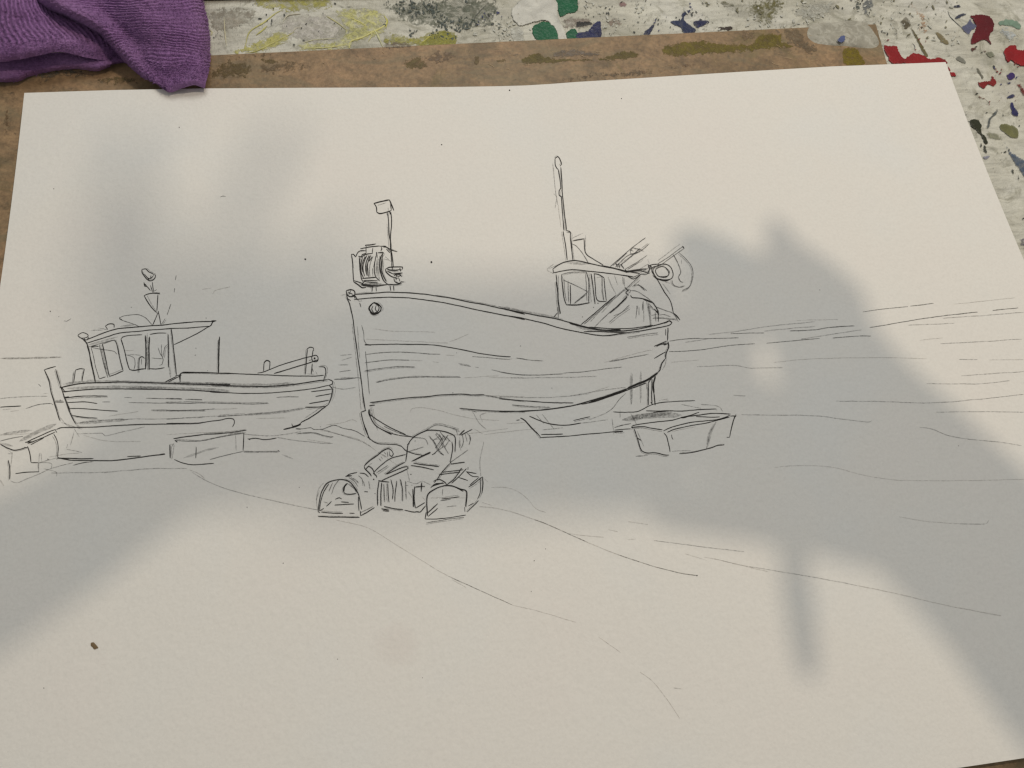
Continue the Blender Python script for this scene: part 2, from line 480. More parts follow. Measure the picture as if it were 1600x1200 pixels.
# zone, outline, colour, softness, height mm, inset mm
TS = [
 # wide thin washes first
 (Q2, '380 -20 850 -20 860 50 700 75 560 75 420 50', (172, 168, 92), .9, .10, 3.0),
 (Q2, '560 110 700 90 860 100 930 180 900 255 700 265 600 235 540 180', (200, 196, 188), .9, .16, 3.0),
 (Q2, '230 335 350 280 470 225 560 190 620 240 500 310 380 330', (186, 182, 108), .9, .2, 2.0),
 (Q2, '900 70 1090 45 1210 110 1190 210 1010 270 985 308 690 316 670 270 890 255 960 190', (196, 194, 128), .92, .24, 2.0),
 (Q2, '1190 262 1250 205 1400 232 1500 190 1640 195 1640 285 1450 292 1300 285', (160, 156, 72), .9, .28, 1.6),
 (Q2, '1200 40 1420 -20 1900 -20 1900 150 1780 190 1500 185 1330 150', (102, 106, 90), .8, .12, 4.5),
 (Q2, '120 60 320 40 420 80 330 170 180 210 110 190', (158, 152, 138), .8, .1, 3.0),
 (Q3, '225 268 300 210 380 188 445 212 448 282 330 290 230 292', (150, 148, 62), .92, .35, 1.0),
 (Q3, '790 180 850 165 880 225 862 266 812 264', (200, 200, 190), .95, .25, .8),
 (Q3, '795 70 830 20 880 -15 1060 -15 1088 30 1088 105 1122 170 1142 246 1090 251 1078 195 1040 152 1000 126 900 150 850 162 808 125', (206, 205, 196), 0, .8, .7),
 (Q3, '935 160 1000 132 1060 150 1090 190 1100 245 1050 256 1000 268 950 247 926 200', (18, 92, 58), 0, .45, .5),
 (Q3, '1072 -15 1195 -15 1215 40 1200 75 1150 85 1102 106 1088 60', (18, 92, 58), 0, .5, .5),
 (Q3, '1140 202 1180 176 1206 190 1206 246 1146 246', (30, 88, 60), 0, .4, .4),
 (Q3, '1100 130 1190 95 1300 110 1320 150 1230 180 1130 180', (140, 128, 118), .85, .15, 2.5),
 (Q3, '1204 205 1270 190 1310 150 1345 125 1358 142 1356 236 1280 241 1202 243', (34, 38, 84), .95, .4, .5),
 (Q3, '1200 142 1240 128 1295 135 1300 156 1205 168', (52, 50, 48), .9, .3, .7),
 (Q3, '1465 20 1490 5 1520 20 1510 45 1475 42', (150, 120, 118), .8, .2, .8),
 (Q3, '1390 120 1450 100 1500 130 1480 170 1400 165', (150, 135, 122), .7, .15, 1.8),
 (Q4, '20 285 60 240 110 200 126 206 96 260 82 292', (36, 42, 76), .95, .35, .4),
 (Q4, '250 178 340 160 350 110 420 75 416 102 370 140 382 180 440 220 472 250 460 272 362 276 340 232 290 212', (40, 50, 84), .95, .4, .4),
 (Q4, '440 182 520 165 582 186 540 210 482 236 452 215', (38, 42, 78), .95, .35, .4),
 (Q4, '650 226 760 215 772 246 670 256', (58, 46, 38), .9, .3, .5),
 (Q4, '880 70 990 -15 1230 -15 1190 90 1110 190 1040 216 950 170', (112, 108, 68), .85, .18, 4.0),
 (Q4, '640 0 760 10 790 60 720 70 660 40', (98, 96, 74), .8, .2, 1.5),
 (Q4, '970 60 988 50 996 72 980 84', (210, 208, 200), 0, .5, .2),
 (Q4, '1260 60 1400 20 1600 0 1600 120 1480 170 1380 180 1300 150', (184, 184, 174), .8, .25, 3.0),
 (Q5, '650 20 760 100 802 200 792 290 730 262 720 150 660 80', (182, 134, 92), .75, .2, 2.2),
 (Q5, '575 165 640 148 662 215 610 242', (98, 90, 70), .9, .3, 1.0),
 (Q5, '655 235 690 262 760 380 806 474 782 476 720 370', (104, 96, 62), .95, .3, .4),
 (Q5, '850 262 900 270 972 340 962 380 900 342', (128, 118, 88), .85, .25, .7),
 (Q5, '250 20 330 -10 350 60 300 90 330 150 270 120', (112, 116, 118), .8, .25, 1.0),
 (Q5, '190 40 220 10 240 70 210 90', (92, 98, 92), .8, .2, .8),
 (Q5, '1155 132 1200 118 1300 130 1345 170 1352 240 1312 310 1336 382 1290 342 1240 342 1158 372 1166 300 1200 230 1180 170', (98, 22, 30), 0, .55, .5),
 (Q5, '1080 230 1120 200 1150 150 1172 190 1212 216 1160 262 1132 290', (98, 102, 130), .95, .35, .5),
 (Q5, '1010 45 1064 35 1076 60 1020 72', (48, 50, 72), .95, .3, .3),
 (Q5, '1020 146 1080 110 1126 118 1062 150 1026 162', (62, 66, 84), .95, .3, .3),
 (Q5, '1385 182 1460 158 1540 170 1582 222 1562 250 1500 222 1390 206', (124, 150, 132), .95, .3, .6),
 (Q5, '1390 215 1480 225 1540 260 1560 330 1480 350 1400 300', (188, 196, 200), .7, .15, 2.2),
 (Q5, '1430 430 1470 380 1532 375 1546 410 1640 430 1640 545 1540 536 1490 502 1470 532 1440 470', (142, 24, 30), 0, .6, .6),
 (Q5, '430 380 480 379 542 386 562 440 620 520 500 530 462 470', (142, 28, 32), 0, .5, .5),
 (Q5, '600 500 640 462 690 440 760 460 820 488 900 478 962 530 620 540', (136, 28, 30), 0, .5, .5),
 (Q5, '1215 682 1260 675 1320 670 1330 622 1372 682 1350 722 1300 706 1270 742 1230 720', (128, 32, 32), 0, .35, .3),
 (Q5, '980 602 1020 600 1036 634 990 636', (150, 26, 34), 0, .4, .3),
 (Q5, '962 545 976 552 988 592 972 592', (150, 40, 50), 0, .3, .2),
 (Q5, '1455 630 1490 605 1526 615 1520 650 1486 668 1460 656', (64, 48, 104), 0, .4, .4),
 (Q5, '1455 685 1490 678 1494 695 1465 704', (70, 72, 100), .95, .3, .3),
 (Q5, '1455 812 1500 780 1532 800 1482 826', (56, 58, 92), .95, .3, .3),
 (Q5, '1480 860 1510 850 1522 890 1552 930 1546 970 1500 956 1492 910', (44, 44, 92), .97, .3, .3),
 (Q5, '1535 705 1570 690 1600 740 1640 760 1640 820 1590 800 1560 740', (122, 50, 46), .85, .3, .8),
 (Q5, '1145 1012 1180 990 1230 1010 1252 1052 1246 1092 1290 1150 1302 1192 1276 1200 1230 1112 1160 1052', (48, 50, 34), 0, .4, .4),
 (Q5, '1366 920 1382 936 1326 1000 1312 1070 1296 1070 1300 1000 1340 950', (96, 102, 102), .97, .3, .3),
 (Q5, '1030 490 1060 460 1110 500 1120 530 1070 520', (128, 128, 118), .9, .2, .5),
 (Q5, '1280 440 1330 425 1360 470 1310 480', (132, 134, 116), .9, .25, .5),
 (Q5, '1160 400 1210 395 1205 412 1180 415 1180 440 1168 440', (88, 52, 46), .95, .3, .2),
 (Q5, '1250 420 1285 418 1282 436 1255 436', (84, 50, 40), .95, .3, .2),
 (Q5, '1200 560 1225 575 1270 650 1255 662 1215 600', (118, 116, 102), .9, .2, .3),
 (Q5, '1215 795 1280 820 1270 832 1220 812', (112, 76, 62), .9, .2, .2),
 (Q6, '1300 352 1400 350 1500 390 1542 470 1520 530 1440 520 1340 450 1302 410', (116, 116, 76), .97, .3, .5),
 (Q6, '1130 460 1250 450 1340 540 1230 555 1160 530', (150, 150, 128), .85, .2, 1.2),
 (Q6, '1350 550 1420 680 1500 740 1660 850 1660 1060 1520 900 1430 770', (84, 98, 118), .95, .3, .9),
 (Q6, '1050 570 1072 585 1082 640 1060 646', (44, 44, 34), .97, .3, .2),
 (Q6, '1100 600 1130 640 1142 712 1094 690', (58, 60, 52), .95, .3, .3),
 (Q6, '1445 890 1476 930 1466 976 1448 950', (52, 54, 40), .97, .3, .2),
 (Q6, '1528 980 1544 1030 1530 1072 1522 1030', (46, 48, 36), .97, .3, .2),
 (Q6, '1080 752 1180 740 1170 772 1110 796', (140, 140, 156), .85, .2, .5),
 (Q6, '1205 880 1222 890 1252 968 1240 970', (96, 98, 84), .9, .2, .2),
 (Q6, '1255 150 1278 160 1275 215 1250 200', (104, 106, 104), .9, .25, .3),
 (Q6, '1310 205 1345 215 1355 270 1330 240', (80, 84, 76), .9, .25, .3),
 (Q7, '958 540 976 552 970 582 960 570', (52, 48, 40), .97, .3, .15),
 (Q7, '1140 980 1280 960 1280 1130 1180 1080', (112, 108, 124), .85, .2, 1.5),  # purplish shadow on the table, painted in as a flat patch
]
for i, (q, s, col, soft, h, ins) in enumerate(TS):
    splash(pts(s, *q), paint(col, mottle=.8 if soft and ins >= 1.5 else 0.0, thin=.6 if soft and ins >= .8 else (.3 if soft else 0.0)), ZTAB + .00006 + i * 4e-6, h * .0007, table, 'paint_or_shade_splash',
           rag=1.6 if soft == 0 else max(1.6, ins * 3.4), holes=0 if soft == 0 else max(0, (.97 - soft) * 1.6))

# raised strands of thick yellow-white paint
def strand(pl, z, r, mat, parent, name):
    P = catmull(pl, 2.0)
    V, Fc = [], []
    m = len(P)
    ph = random.random() * 30
    for i, p in enumerate(P):
        a = P[max(0, i - 1)]
        b = P[min(m - 1, i + 1)]
        q = on_plane(*p, z)
        t = on_plane(*b, z) - on_plane(*a, z)
        t /= np.linalg.norm(t) + 1e-9
        s = np.array([-t[1], t[0], 0])
        rr = r * (.55 + .7 * abs(mnoise.noise((i * .25 + ph, 0, 0)))) * min(1, .25 + 3 * min(i, m - 1 - i) / m)
        for k in range(6):
            an = math.pi * k / 5
            V.append(q + s * math.cos(an) * rr + np.array([0, 0, math.sin(an) * rr * .9]))
    for i in range(m - 1):
        for k in range(5):
            Fc.append((i * 6 + k, i * 6 + k + 1, i * 6 + 7 + k, i * 6 + 6 + k))
    return mesh(name, V, Fc, mat, parent)

ST = [
 (Q2, '985 302 992 260 1060 236 1120 206 1190 170 1216 140 1206 100', (214, 210, 140), .9),
 (Q2, '980 105 1060 145 1100 172', (206, 202, 128), .6),
 (Q2, '1130 170 1160 222 1192 292', (212, 212, 170), .7),
 (Q2, '1130 182 1118 230 1100 262', (206, 204, 150), .5),
 (Q2, '330 300 360 200 450 140 520 85 562 62', (200, 196, 130), .6),
 (Q2, '570 132 600 96 680 86', (214, 210, 190), .7),
 (Q2, '625 202 650 176 692 170', (206, 202, 186), .6),
 (Q2, '330 330 400 320 560 242 640 200', (196, 192, 124), .6),
 (Q2, '200 110 205 200 215 290', (206, 200, 170), .5),
 (Q2, '112 190 125 200 118 222', (204, 200, 160), .6),
 (Q2, '700 296 800 300 900 290 985 268', (206, 204, 140), .6),
 (Q2, '400 220 440 190 470 160', (196, 192, 110), .6),
 (Q2, '1420 275 1460 250 1500 215', (190, 186, 100), .6),
 (Q2, '840 100 920 150 960 185', (210, 206, 150), .5),
 (Q2, '690 270 760 250 900 240', (214, 212, 180), .5),
 (Q3, '860 150 880 110 930 70', (216, 214, 206), .6),
 (Q3, '1000 20 1060 60 1080 110', (216, 214, 206), .6),
 (Q3, '930 30 900 60 890 105', (196, 194, 186), .5),
 (Q3, '560 120 590 80 640 30', (90, 94, 90), .35),
 (Q3, '0 100 20 130 10 175', (200, 196, 90), .6),
 (Q5, '965 90 985 140 1090 240', (90, 94, 92), .35),
 (Q5, '670 360 690 385 690 420', (120, 120, 122), .3),
]
for i, (q, s, col, r) in enumerate(ST):
    strand(pts(s, *q), ZTAB + .0002, r * .0008, paint(col, 0), table, 'paint_ridge')

# spatter nobody could count
def spatter(regions, col, name, z, seed):
    r = random.Random(seed)
    V, Fc = [], []
    for (x0, y0, x1, y1, n, s0, s1) in regions:
        for _ in range(n):
            u = r.uniform(x0, x1)
            v = r.uniform(y0, y1)
            if mnoise.noise((u * .04, v * .04, seed)) < -.1 + .2 * r.random():
                continue
            s = s0 + (s1 - s0) * r.random() ** 2.5
            an = r.uniform(0, math.pi)
            el = r.uniform(1, 2.2)
            k0 = len(V)
            m = 8
            for k in range(m):
                t = 2 * math.pi * k / m
                rr = s * r.uniform(.6, 1.15)
                a, b = rr * el * math.cos(t), rr * math.sin(t) / el ** .5
                V.append(on_plane(u + a * math.cos(an) - b * math.sin(an), v + a * math.sin(an) + b * math.cos(an), z))
            V.append(on_plane(u, v, z + .00012))
            for k in range(m):
                Fc.append((k0 + k, k0 + (k + 1) % m, k0 + m))
    o = mesh(name, V, Fc, paint(col, 0), table)
    o['kind'] = 'stuff'
    bm = bmesh.new()
    bm.from_mesh(o.data)
    bmesh.ops.recalc_face_normals(bm, faces=bm.faces)
    for f in bm.faces:
        if f.normal.z < 0:
            f.normal_flip()
    bm.to_mesh(o.data)
    bm.free()
    return o
zt = ZTAB + .00045
spatter([(640, 0, 740, 62, 420, .4, 2.2), (600, 0, 700, 45, 260, .4, 1.8), (700, 20, 800, 60, 90, .4, 1.8)], (76, 84, 78), 'dark_green_spatter', zt, 1)
spatter([(740, 0, 800, 45, 45, .5, 2.6), (1000, 0, 1130, 50, 70, .4, 1.8), (1490, 60, 1600, 240, 70, .3, 1.7), (330, 5, 560, 70, 90, .3, 1.8), (1300, 0, 1480, 60, 70, .3, 1.6),
         (900, 0, 1000, 55, 50, .3, 1.5), (1500, 200, 1600, 380, 30, .3, 1.5)], (54, 56, 50), 'black_spatter', zt + 2e-5, 2)
spatter([(745, 15, 795, 45, 40, .5, 2.0), (1540, 100, 1600, 180, 40, .4, 1.6), (980, 5, 1100, 55, 50, .3, 1.4)], (50, 54, 100), 'blue_spatter', zt + 4e-5, 3)
spatter([(1510, 60, 1600, 170, 40, .4, 1.6), (1370, 60, 1480, 95, 14, .4, 1.5)], (120, 36, 36), 'red_spatter', zt + 6e-5, 4)
spatter([(1050, 0, 1300, 55, 260, .5, 2.6), (1300, 0, 1500, 70, 260, .5, 2.4), (740, 30, 830, 62, 120, .4, 2), (900, 0, 1010, 50, 140, .5, 2.2)], (190, 190, 180), 'pale_spatter', zt + 8e-5, 5)
spatter([(1100, 0, 1480, 60, 220, .5, 2.4)], (118, 114, 88), 'olive_spatter', zt + 1e-4, 6)

# ------------------------------------------------------------------ hardboard
e0 = on_plane(327, 86, ZB)
e1 = on_plane(1150, 47.5, ZB)
sl = (e1[1] - e0[1]) / (e1[0] - e0[0])
yy = lambda x: e0[1] + sl * (x - e0[0])
xr = 0.1875
board = slab('drawing_board', [(-.43, -.30), (.155, -.30), (xr, yy(xr)), (-.43, yy(-.43))], ZTAB + .0002, ZB, mat_board(), .0004)
tag(board, 'brown hardboard panel with olive and grey paint smears lying under the white sheet', 'board')
Q1 = (0, 0, 4)
BS = [
 (Q4, '180 402 250 370 370 345 500 335 700 358 840 364 930 362 990 292 1180 276 1192 340 1272 380 1260 400 1100 410 900 430 700 445 500 456 250 476 202 450', (106, 97, 28), .93, 1.2),
 (Q5, '95 405 200 400 240 450 275 540 108 540', (118, 106, 12), .97, .6),
 (Q3, '855 372 900 345 960 325 1010 350 1100 365 1300 365 1400 350 1500 315 1592 330 1590 360 1400 380 1300 381 1000 396 870 402', (98, 90, 38), .93, .9),
 (Q3, '1045 335 1150 305 1300 320 1362 345 1200 356 1060 357', (112, 112, 112), .9, 1.0),
 (Q3, '118 392 200 345 240 360 272 400 282 420 200 436 140 426', (96, 88, 44), .88, 1.2),
 (Q3, '240 330 400 300 460 340 400 402 260 402', (118, 104, 90), .7, 2.6),
 (Q3, '560 360 600 350 590 410 565 405', (92, 84, 50), .85, .7),
 (Q3, '700 380 750 360 770 380 720 398', (96, 88, 50), .85, .8),
 (Q3, '0 262 120 258 200 290 120 302 0 305', (92, 92, 84), .85, 1.2),
 (Q2, '100 445 200 380 330 370 385 440 330 492 130 495', (84, 76, 40), .85, 3.0),
 (Q2, '400 402 600 360 770 400 750 442 600 465 440 472', (106, 94, 72), .75, 3.5),
 (Q2, '425 362 520 365 545 396 450 402', (90, 82, 42), .85, 1.2),
 (Q2, '110 345 300 335 500 325 700 322 600 345 300 370', (84, 72, 52), .7, 1.6),
 (Q3, '1085 492 1300 450 1640 420 1640 480 1300 500 1100 522', (86, 80, 68), .8, 2.6),
 (Q4, '0 560 200 555 420 500 520 560 300 600 0 640', (104, 84, 64), .7, 2.6),
 (Q4, '1190 230 1330 225 1400 330 1500 400 1420 470 1300 410 1200 340', (110, 104, 86), .75, 2.2),
 (Q4, '820 250 960 240 960 350 850 340', (122, 108, 88), .7, 2.0),
 (Q1, '240 432 420 410 600 458 560 502 400 492 300 530 235 565 220 520', (98, 104, 98), .75, 3.0),
 (Q1, '600 480 800 460 900 520 760 540 620 530', (92, 88, 56), .75, 2.4),
 (Q1, '0 700 60 660 90 760 40 900 0 880', (100, 82, 56), .6, 3.0),
]
for i, (q, s, col, soft, ins) in enumerate(BS):
    kb = .2 if soft >= .92 else .4
    col = tuple(int(c * (1 - kb) + b_ * kb) for c, b_ in zip(col, (140, 113, 84)))
    splash(pts(s, *q), paint(col, 0, .5, relief=.0004, thin=.8 if soft < .92 else .6), ZB + .00005 + i * 4e-6, .00010, board, 'paint_smear',
           rag=max(2.5, ins * 4.2), holes=max(0, (.99 - soft) * 1.7))

# rounded skin of pale paint bridging the board's far corner
def lump(outline, zlow, htop, mat, parent, name):
    out = catmull(outline, 3.0, True)
    c = out.mean(0)
    rings = 9
    n = len(out)
    V, Fc = [], []
    for k in range(rings):
        t = k / (rings - 1)
        s = 1 - t * .97
        for p in out:
            u = c + (p - c) * s
            hh = htop * (1 - (1 - t) ** 2.2) * (1 + .35 * mnoise.noise((u[0] * .06, u[1] * .09, 4))) + .0004 * mnoise.noise((u[0] * .25, u[1] * .25, 1)) * t
            V.append(on_plane(u[0], u[1], zlow + hh))
    for k in range(rings - 1):
        for i in range(n):
            j = (i + 1) % n
            Fc.append((k * n + i, k * n + j, (k + 1) * n + j, (k + 1) * n + i))
    Fc.append(tuple((rings - 1) * n + i for i in range(n)))
    o = mesh(name, V, Fc, mat, parent)
    bm = bmesh.new()
    bm.from_mesh(o.data)
    bmesh.ops.recalc_face_normals(bm, faces=bm.faces)
    bm.to_mesh(o.data)
    bm.free()
    return o
lm = paint((160, 157, 144), 0, .5, mottle=.7)
lump([(1257, 49), (1266, 38), (1282, 36), (1300, 35), (1328, 32), (1352, 35), (1364, 43), (1374, 58), (1377, 70), (1367, 77), (1347, 76),
      (1319, 73), (1298, 72), (1275, 69), (1261, 62)], ZB - .0002, .0014, lm, table, 'paint_skin')
splash(pts('45 330 80 300 110 295 112 335 80 358 60 352', *Q5), paint((80, 90, 130)), ZB + .0016, .0002, table, 'paint_or_shade_splash', rag=2.5)

# lint and scratches on the board
V, Fc = [], []
rl = random.Random(11)
for _ in range(46):
    u = rl.uniform(330, 1370)
    v = 133 - (u - 38) * .026 - rl.uniform(3, 46)
    an = rl.uniform(0, math.pi)
    ln = rl.uniform(2, 7)
    pl = [(u + math.cos(an) * ln * t, v + math.sin(an) * ln * t * .5 + rl.uniform(-.8, .8)) for t in (-1, 0, 1)]
    P = catmull(pl, 1.5)
    k0 = len(V)
    for p in P:
        q = on_plane(p[0], p[1], ZB + .0003)
        V += [q, q + np.array([.00011, .00011, .0])]
    for k in range(len(P) - 1):
        Fc.append((k0 + 2 * k, k0 + 2 * k + 1, k0 + 2 * k + 3, k0 + 2 * k + 2))
lint = mesh('lint', V, Fc, mat_plain('pale_lint', lin(190, 165, 130, 1.1), .9), board)
lint['kind'] = 'stuff'

# ------------------------------------------------------------------ sheet of paper
MPAPER = mat_paper()
nx, ny = 170, 120
xs = np.linspace(-W / 2, W / 2, nx + 1)
ys = np.linspace(-H / 2, H / 2 + .0002, ny + 1)
V, Fc = [], []
TH = .00055
for lay in (0, 1):
    for y in ys:
        zz = paper_z(xs, np.full_like(xs, y)) - (TH if lay else 0)
        V += [(x, y, z) for x, z in zip(xs, zz)]
nn = (nx + 1) * (ny + 1)
ix = lambda i, j, l=0: l * nn + j * (nx + 1) + i
for j in range(ny):
    for i in range(nx):
        Fc.append((ix(i, j), ix(i + 1, j), ix(i + 1, j + 1), ix(i, j + 1)))
        Fc.append((ix(i, j, 1), ix(i, j + 1, 1), ix(i + 1, j + 1, 1), ix(i + 1, j, 1)))
for i in range(nx):
    Fc.append((ix(i, 0), ix(i, 0, 1), ix(i + 1, 0, 1), ix(i + 1, 0)))
    Fc.append((ix(i, ny), ix(i + 1, ny), ix(i + 1, ny, 1), ix(i, ny, 1)))
for j in range(ny):
    Fc.append((ix(0, j), ix(0, j + 1), ix(0, j + 1, 1), ix(0, j, 1)))
    Fc.append((ix(nx, j), ix(nx, j, 1), ix(nx, j + 1, 1), ix(nx, j + 1)))
paper = mesh('drawing_paper', V, Fc, MPAPER)
try:
    paper.data.set_sharp_from_angle(angle=math.radians(40))
except Exception:
    pass
tag(paper, 'large white sheet with an ink and pencil drawing of two beached fishing boats', 'drawing')

# ------------------------------------------------------------------ the drawing
INK = mat_ink()
PEN = mat_pencil('graphite_line', .14, .46)
SOFT = mat_pencil('graphite_smudge', .10, .36)
SEPIA = mat_pencil('pale_pencil_line', .10, .30, (.16, .125, .09, 1))
THIN = mat_pencil('dry_fineliner_line', .38, .80, (.016, .014, .012, 1))
LIFT = [0]
# each text: strokes separated by ';' - kind (i ink, p pencil, q smudge, s pale pencil, o loop, d dot) + width, then zoomed coordinates
DRAW = {}
DRAW['small_boat_drawing'] = [((40, 400, 5), '''
i2.6 450 655 475 680 495 740 510 830 530 920 545 985; p 485 700 500 760 515 850 540 950; i 480 700 505 790 525 880 540 960;
i2.4 475 655 560 620 640 590 720 568 800 560 950 548 1100 535 1250 520 1400 512 1485 507;
i2.2 480 680 560 655 640 630 720 605 850 590 950 580 1100 570 1250 562 1350 556 1440 548;
i2.4 1485 507 1462 514 1450 540 1430 552; i3.4 1452 507 1490 508; i2.2 1430 552 1350 600 1250 650 1160 692;
i1.8 485 712 560 690 640 668 700 655; q3 490 695 600 665 720 630; i3 510 712 540 703 570 708; i1.8 512 715 530 790 545 860 575 960; i2.4 575 960 625 945;
i1.8 575 690 600 800 625 900 640 950; i2.2 600 685 620 780 640 880 655 940; q3 590 690 615 800 640 930;
i1.8 600 690 650 670 690 660 712 690 730 780 760 890; i2.2 655 940 700 925 765 895; i1.6 515 715 600 730 690 745 715 768;
i2 700 655 715 700 735 800 758 892; i2 745 650 760 632 800 622 850 618 910 615; i2.4 745 650 770 730 790 820 810 880 820 890; i2.6 810 885 850 893 900 885 940 882;
i1.6 780 770 820 780 850 800 855 850 845 890; i2.2 885 910 885 850 890 800 910 785 930 800; i1.6 905 800 905 850; s 770 740 850 738; p 800 770 900 775;
i2.8 935 620 940 750 935 885; i2.8 968 630 965 750 965 890; q3 950 600 952 890; i2 970 612 1030 602 1100 602; i2.4 1110 615 1115 700 1115 870;
i2.2 965 880 1030 882 1085 872; i1.8 1035 715 1050 760 1070 790 1075 810 1065 850 1045 855; i1.6 1060 690 1065 760 1070 800; i1.6 1110 690 1090 710 1075 790; i1.6 985 798 1070 803;
i2.4 1140 570 1150 680 1165 800 1178 930; p 1118 610 1122 880 1132 950; q3 1130 870 1135 945;
o1.8 452 622 36 21 1.15; i2 418 628 440 648 480 655 490 630; i2 455 640 468 660; i2 622 545 642 575; i2.4 625 545 655 530 690 535 690 560; p 510 580 600 580; p 570 560 640 575;
i1.8 735 485 760 470 820 460 880 458 930 478 960 505 990 540; i1.8 735 485 740 495 780 510 840 530 890 552; i2.6 735 478 735 490 752 496; q3 740 550 860 535;
i2 1040 430 1020 480 990 545; i2 1035 430 1045 480 1055 535; i2.2 925 310 960 370 1000 420 1025 440; i2.2 1035 300 1030 360 1025 430; i2.4 925 310 960 295 1000 290 1050 290; p 950 310 990 390 1020 430;
i2.2 990 205 1000 280; i2 975 230 992 282; i2.2 925 205 930 235 950 240 975 270; i1.8 1000 275 1025 262; i3.4 928 215 945 236; i3 990 288 1045 292; i1.8 1020 285 1050 300;
i2.2 908 105 940 100 960 120 990 135 1005 145; i2.2 908 105 910 130 930 160 945 180 970 195 1000 185 1015 155 1005 145; i2 935 150 960 175 985 170 1000 150; i2.2 950 165 965 190; i1.8 915 140 940 148; i2 980 150 975 180;
i1.8 1175 150 1168 188; i1.8 1165 250 1160 285; i1.8 1135 375 1105 460; i1.8 1090 490 1060 535; d 193 432 6; i1.8 300 505 320 508 355 488; s 1460 300 1480 270 1600 240; s 1380 260 1450 250; d 1410 485 4; d 260 473 3;
i2.2 145 890 175 880 235 862; i2.4 145 890 180 970 200 1060 225 1150 240 1200; i2.2 235 885 255 960 270 1010; i2.4 270 1010 290 1060 305 1110 345 1200; q3 150 900 190 1000; q3 245 890 280 1020; q3 285 1060 340 1180;
i2.2 390 890 425 880 460 882; i2 390 890 375 990; i2.2 460 882 440 980; q3 370 910 368 990; q3 450 890 435 970; i2.8 1515 630 1510 750 1505 920; d 1330 720 4; d 1422 895 3;
i2.2 1090 985 1180 940; i2.2 1115 985 1200 940; i2.4 1200 930 1208 985; i2.2 1170 935 1220 930; i2.2 1200 930 1230 908 1300 908 1450 912 1600 915;
i2.6 265 1030 350 1010 450 995 600 988 800 985 1000 990 1200 998 1600 1005; i2.4 290 1060 350 1055 500 1042 700 1038 900 1040 1200 1045 1400 1055 1600 1068;
q5 290 1000 600 982 1200 996 1600 1002; q4 320 1035 700 1022 1100 1030; q5 800 1030 1200 1036 1600 1055; i2 270 1015 300 1050 310 1065; i3 290 1060 330 1058; q3 480 970 540 968;
i2.2 305 1110 400 1098 550 1092 640 1095; i2 325 1145 450 1140 560 1152; i1.6 600 1140 660 1140; i1.4 770 1105 830 1108; i1.6 940 1110 1080 1115 1220 1115; i1.6 1270 1118 1380 1123; i1.6 805 1145 1000 1148 1300 1150'''),
((0, 540, 5), '''
i2.4 420 440 440 500 465 585; i2.4 500 400 510 420 545 520 590 610; p 470 560 520 620 560 640; q3 530 480 600 620 650 650; q4 520 440 560 560; d 470 425 5; i2 425 440 500 440; i3 500 405 540 400;
i2 545 490 650 492 800 505 920 512; i2 560 545 640 558 760 567; i1.8 1180 503 1400 505 1600 505; p 600 605 800 585 1000 575 1300 572 1600 560; q5 600 608 800 590 1000 578; s 850 550 1080 515;
i1.6 300 300 320 320; p 480 600 640 655'''),
((260, 500, 5), '''
i2.6 340 505 400 510 600 517 800 518 1000 502 1150 480 1260 465; q6 60 492 400 506 800 512 1000 496; i2.2 110 415 200 412 400 415 600 422 800 430 1000 437 1150 437 1230 432; i2 340 560 400 565 600 573 800 570 1000 553 1150 535 1270 510;
i2.2 1190 365 1235 370 1245 410 1225 480; i2.6 1260 460 1300 480 1295 500 1270 510; i2.6 1270 512 1295 540 1285 610 1265 660; i2.6 1265 660 1180 725 1100 775 1050 800; i2.4 980 810 985 830 1030 820 1055 800; i3.2 915 857 1000 835 1050 815; p 1080 770 1180 700 1260 650; q3 1300 480 1300 560 1275 650;
i2 1130 560 1290 540; i2 1165 597 1290 575; i2.2 1115 655 1270 625; i1.6 860 605 950 600 1035 600; i2.4 1085 682 1180 680 1240 675; p 600 742 900 715 1060 690; q4 600 742 900 717 1090 688; i1.6 400 755 600 742 ; p 0 775 300 755 600 742;
i1.6 0 612 120 615; i1.6 145 620 280 625; i1.8 0 650 300 648 600 655 800 653; i1.8 0 708 200 705 380 695; s 380 698 560 690; s 700 770 930 765;
i3.2 410 152 408 280 405 420; i2 760 400 765 330 785 315 810 325 805 390; i3 765 332 785 315 810 328;
i2 710 415 760 405 900 350 1050 305 1150 280; i2.4 840 418 950 385 1100 340 1160 318 1185 310; o2.2 1160 300 28 25 1.1; d 1157 300 10; i2 1115 315 1135 310;
i2.2 1085 425 1095 300 1100 230; i2.2 1095 230 1120 212 1150 220 1150 240; i2 1145 235 1140 290; i2 1140 340 1130 420; i1.8 1135 370 1148 405; p 1165 400 1180 430; q3 1100 420 1160 425;
s 1310 480 1320 560 1290 640; i2 110 415 105 485''')]
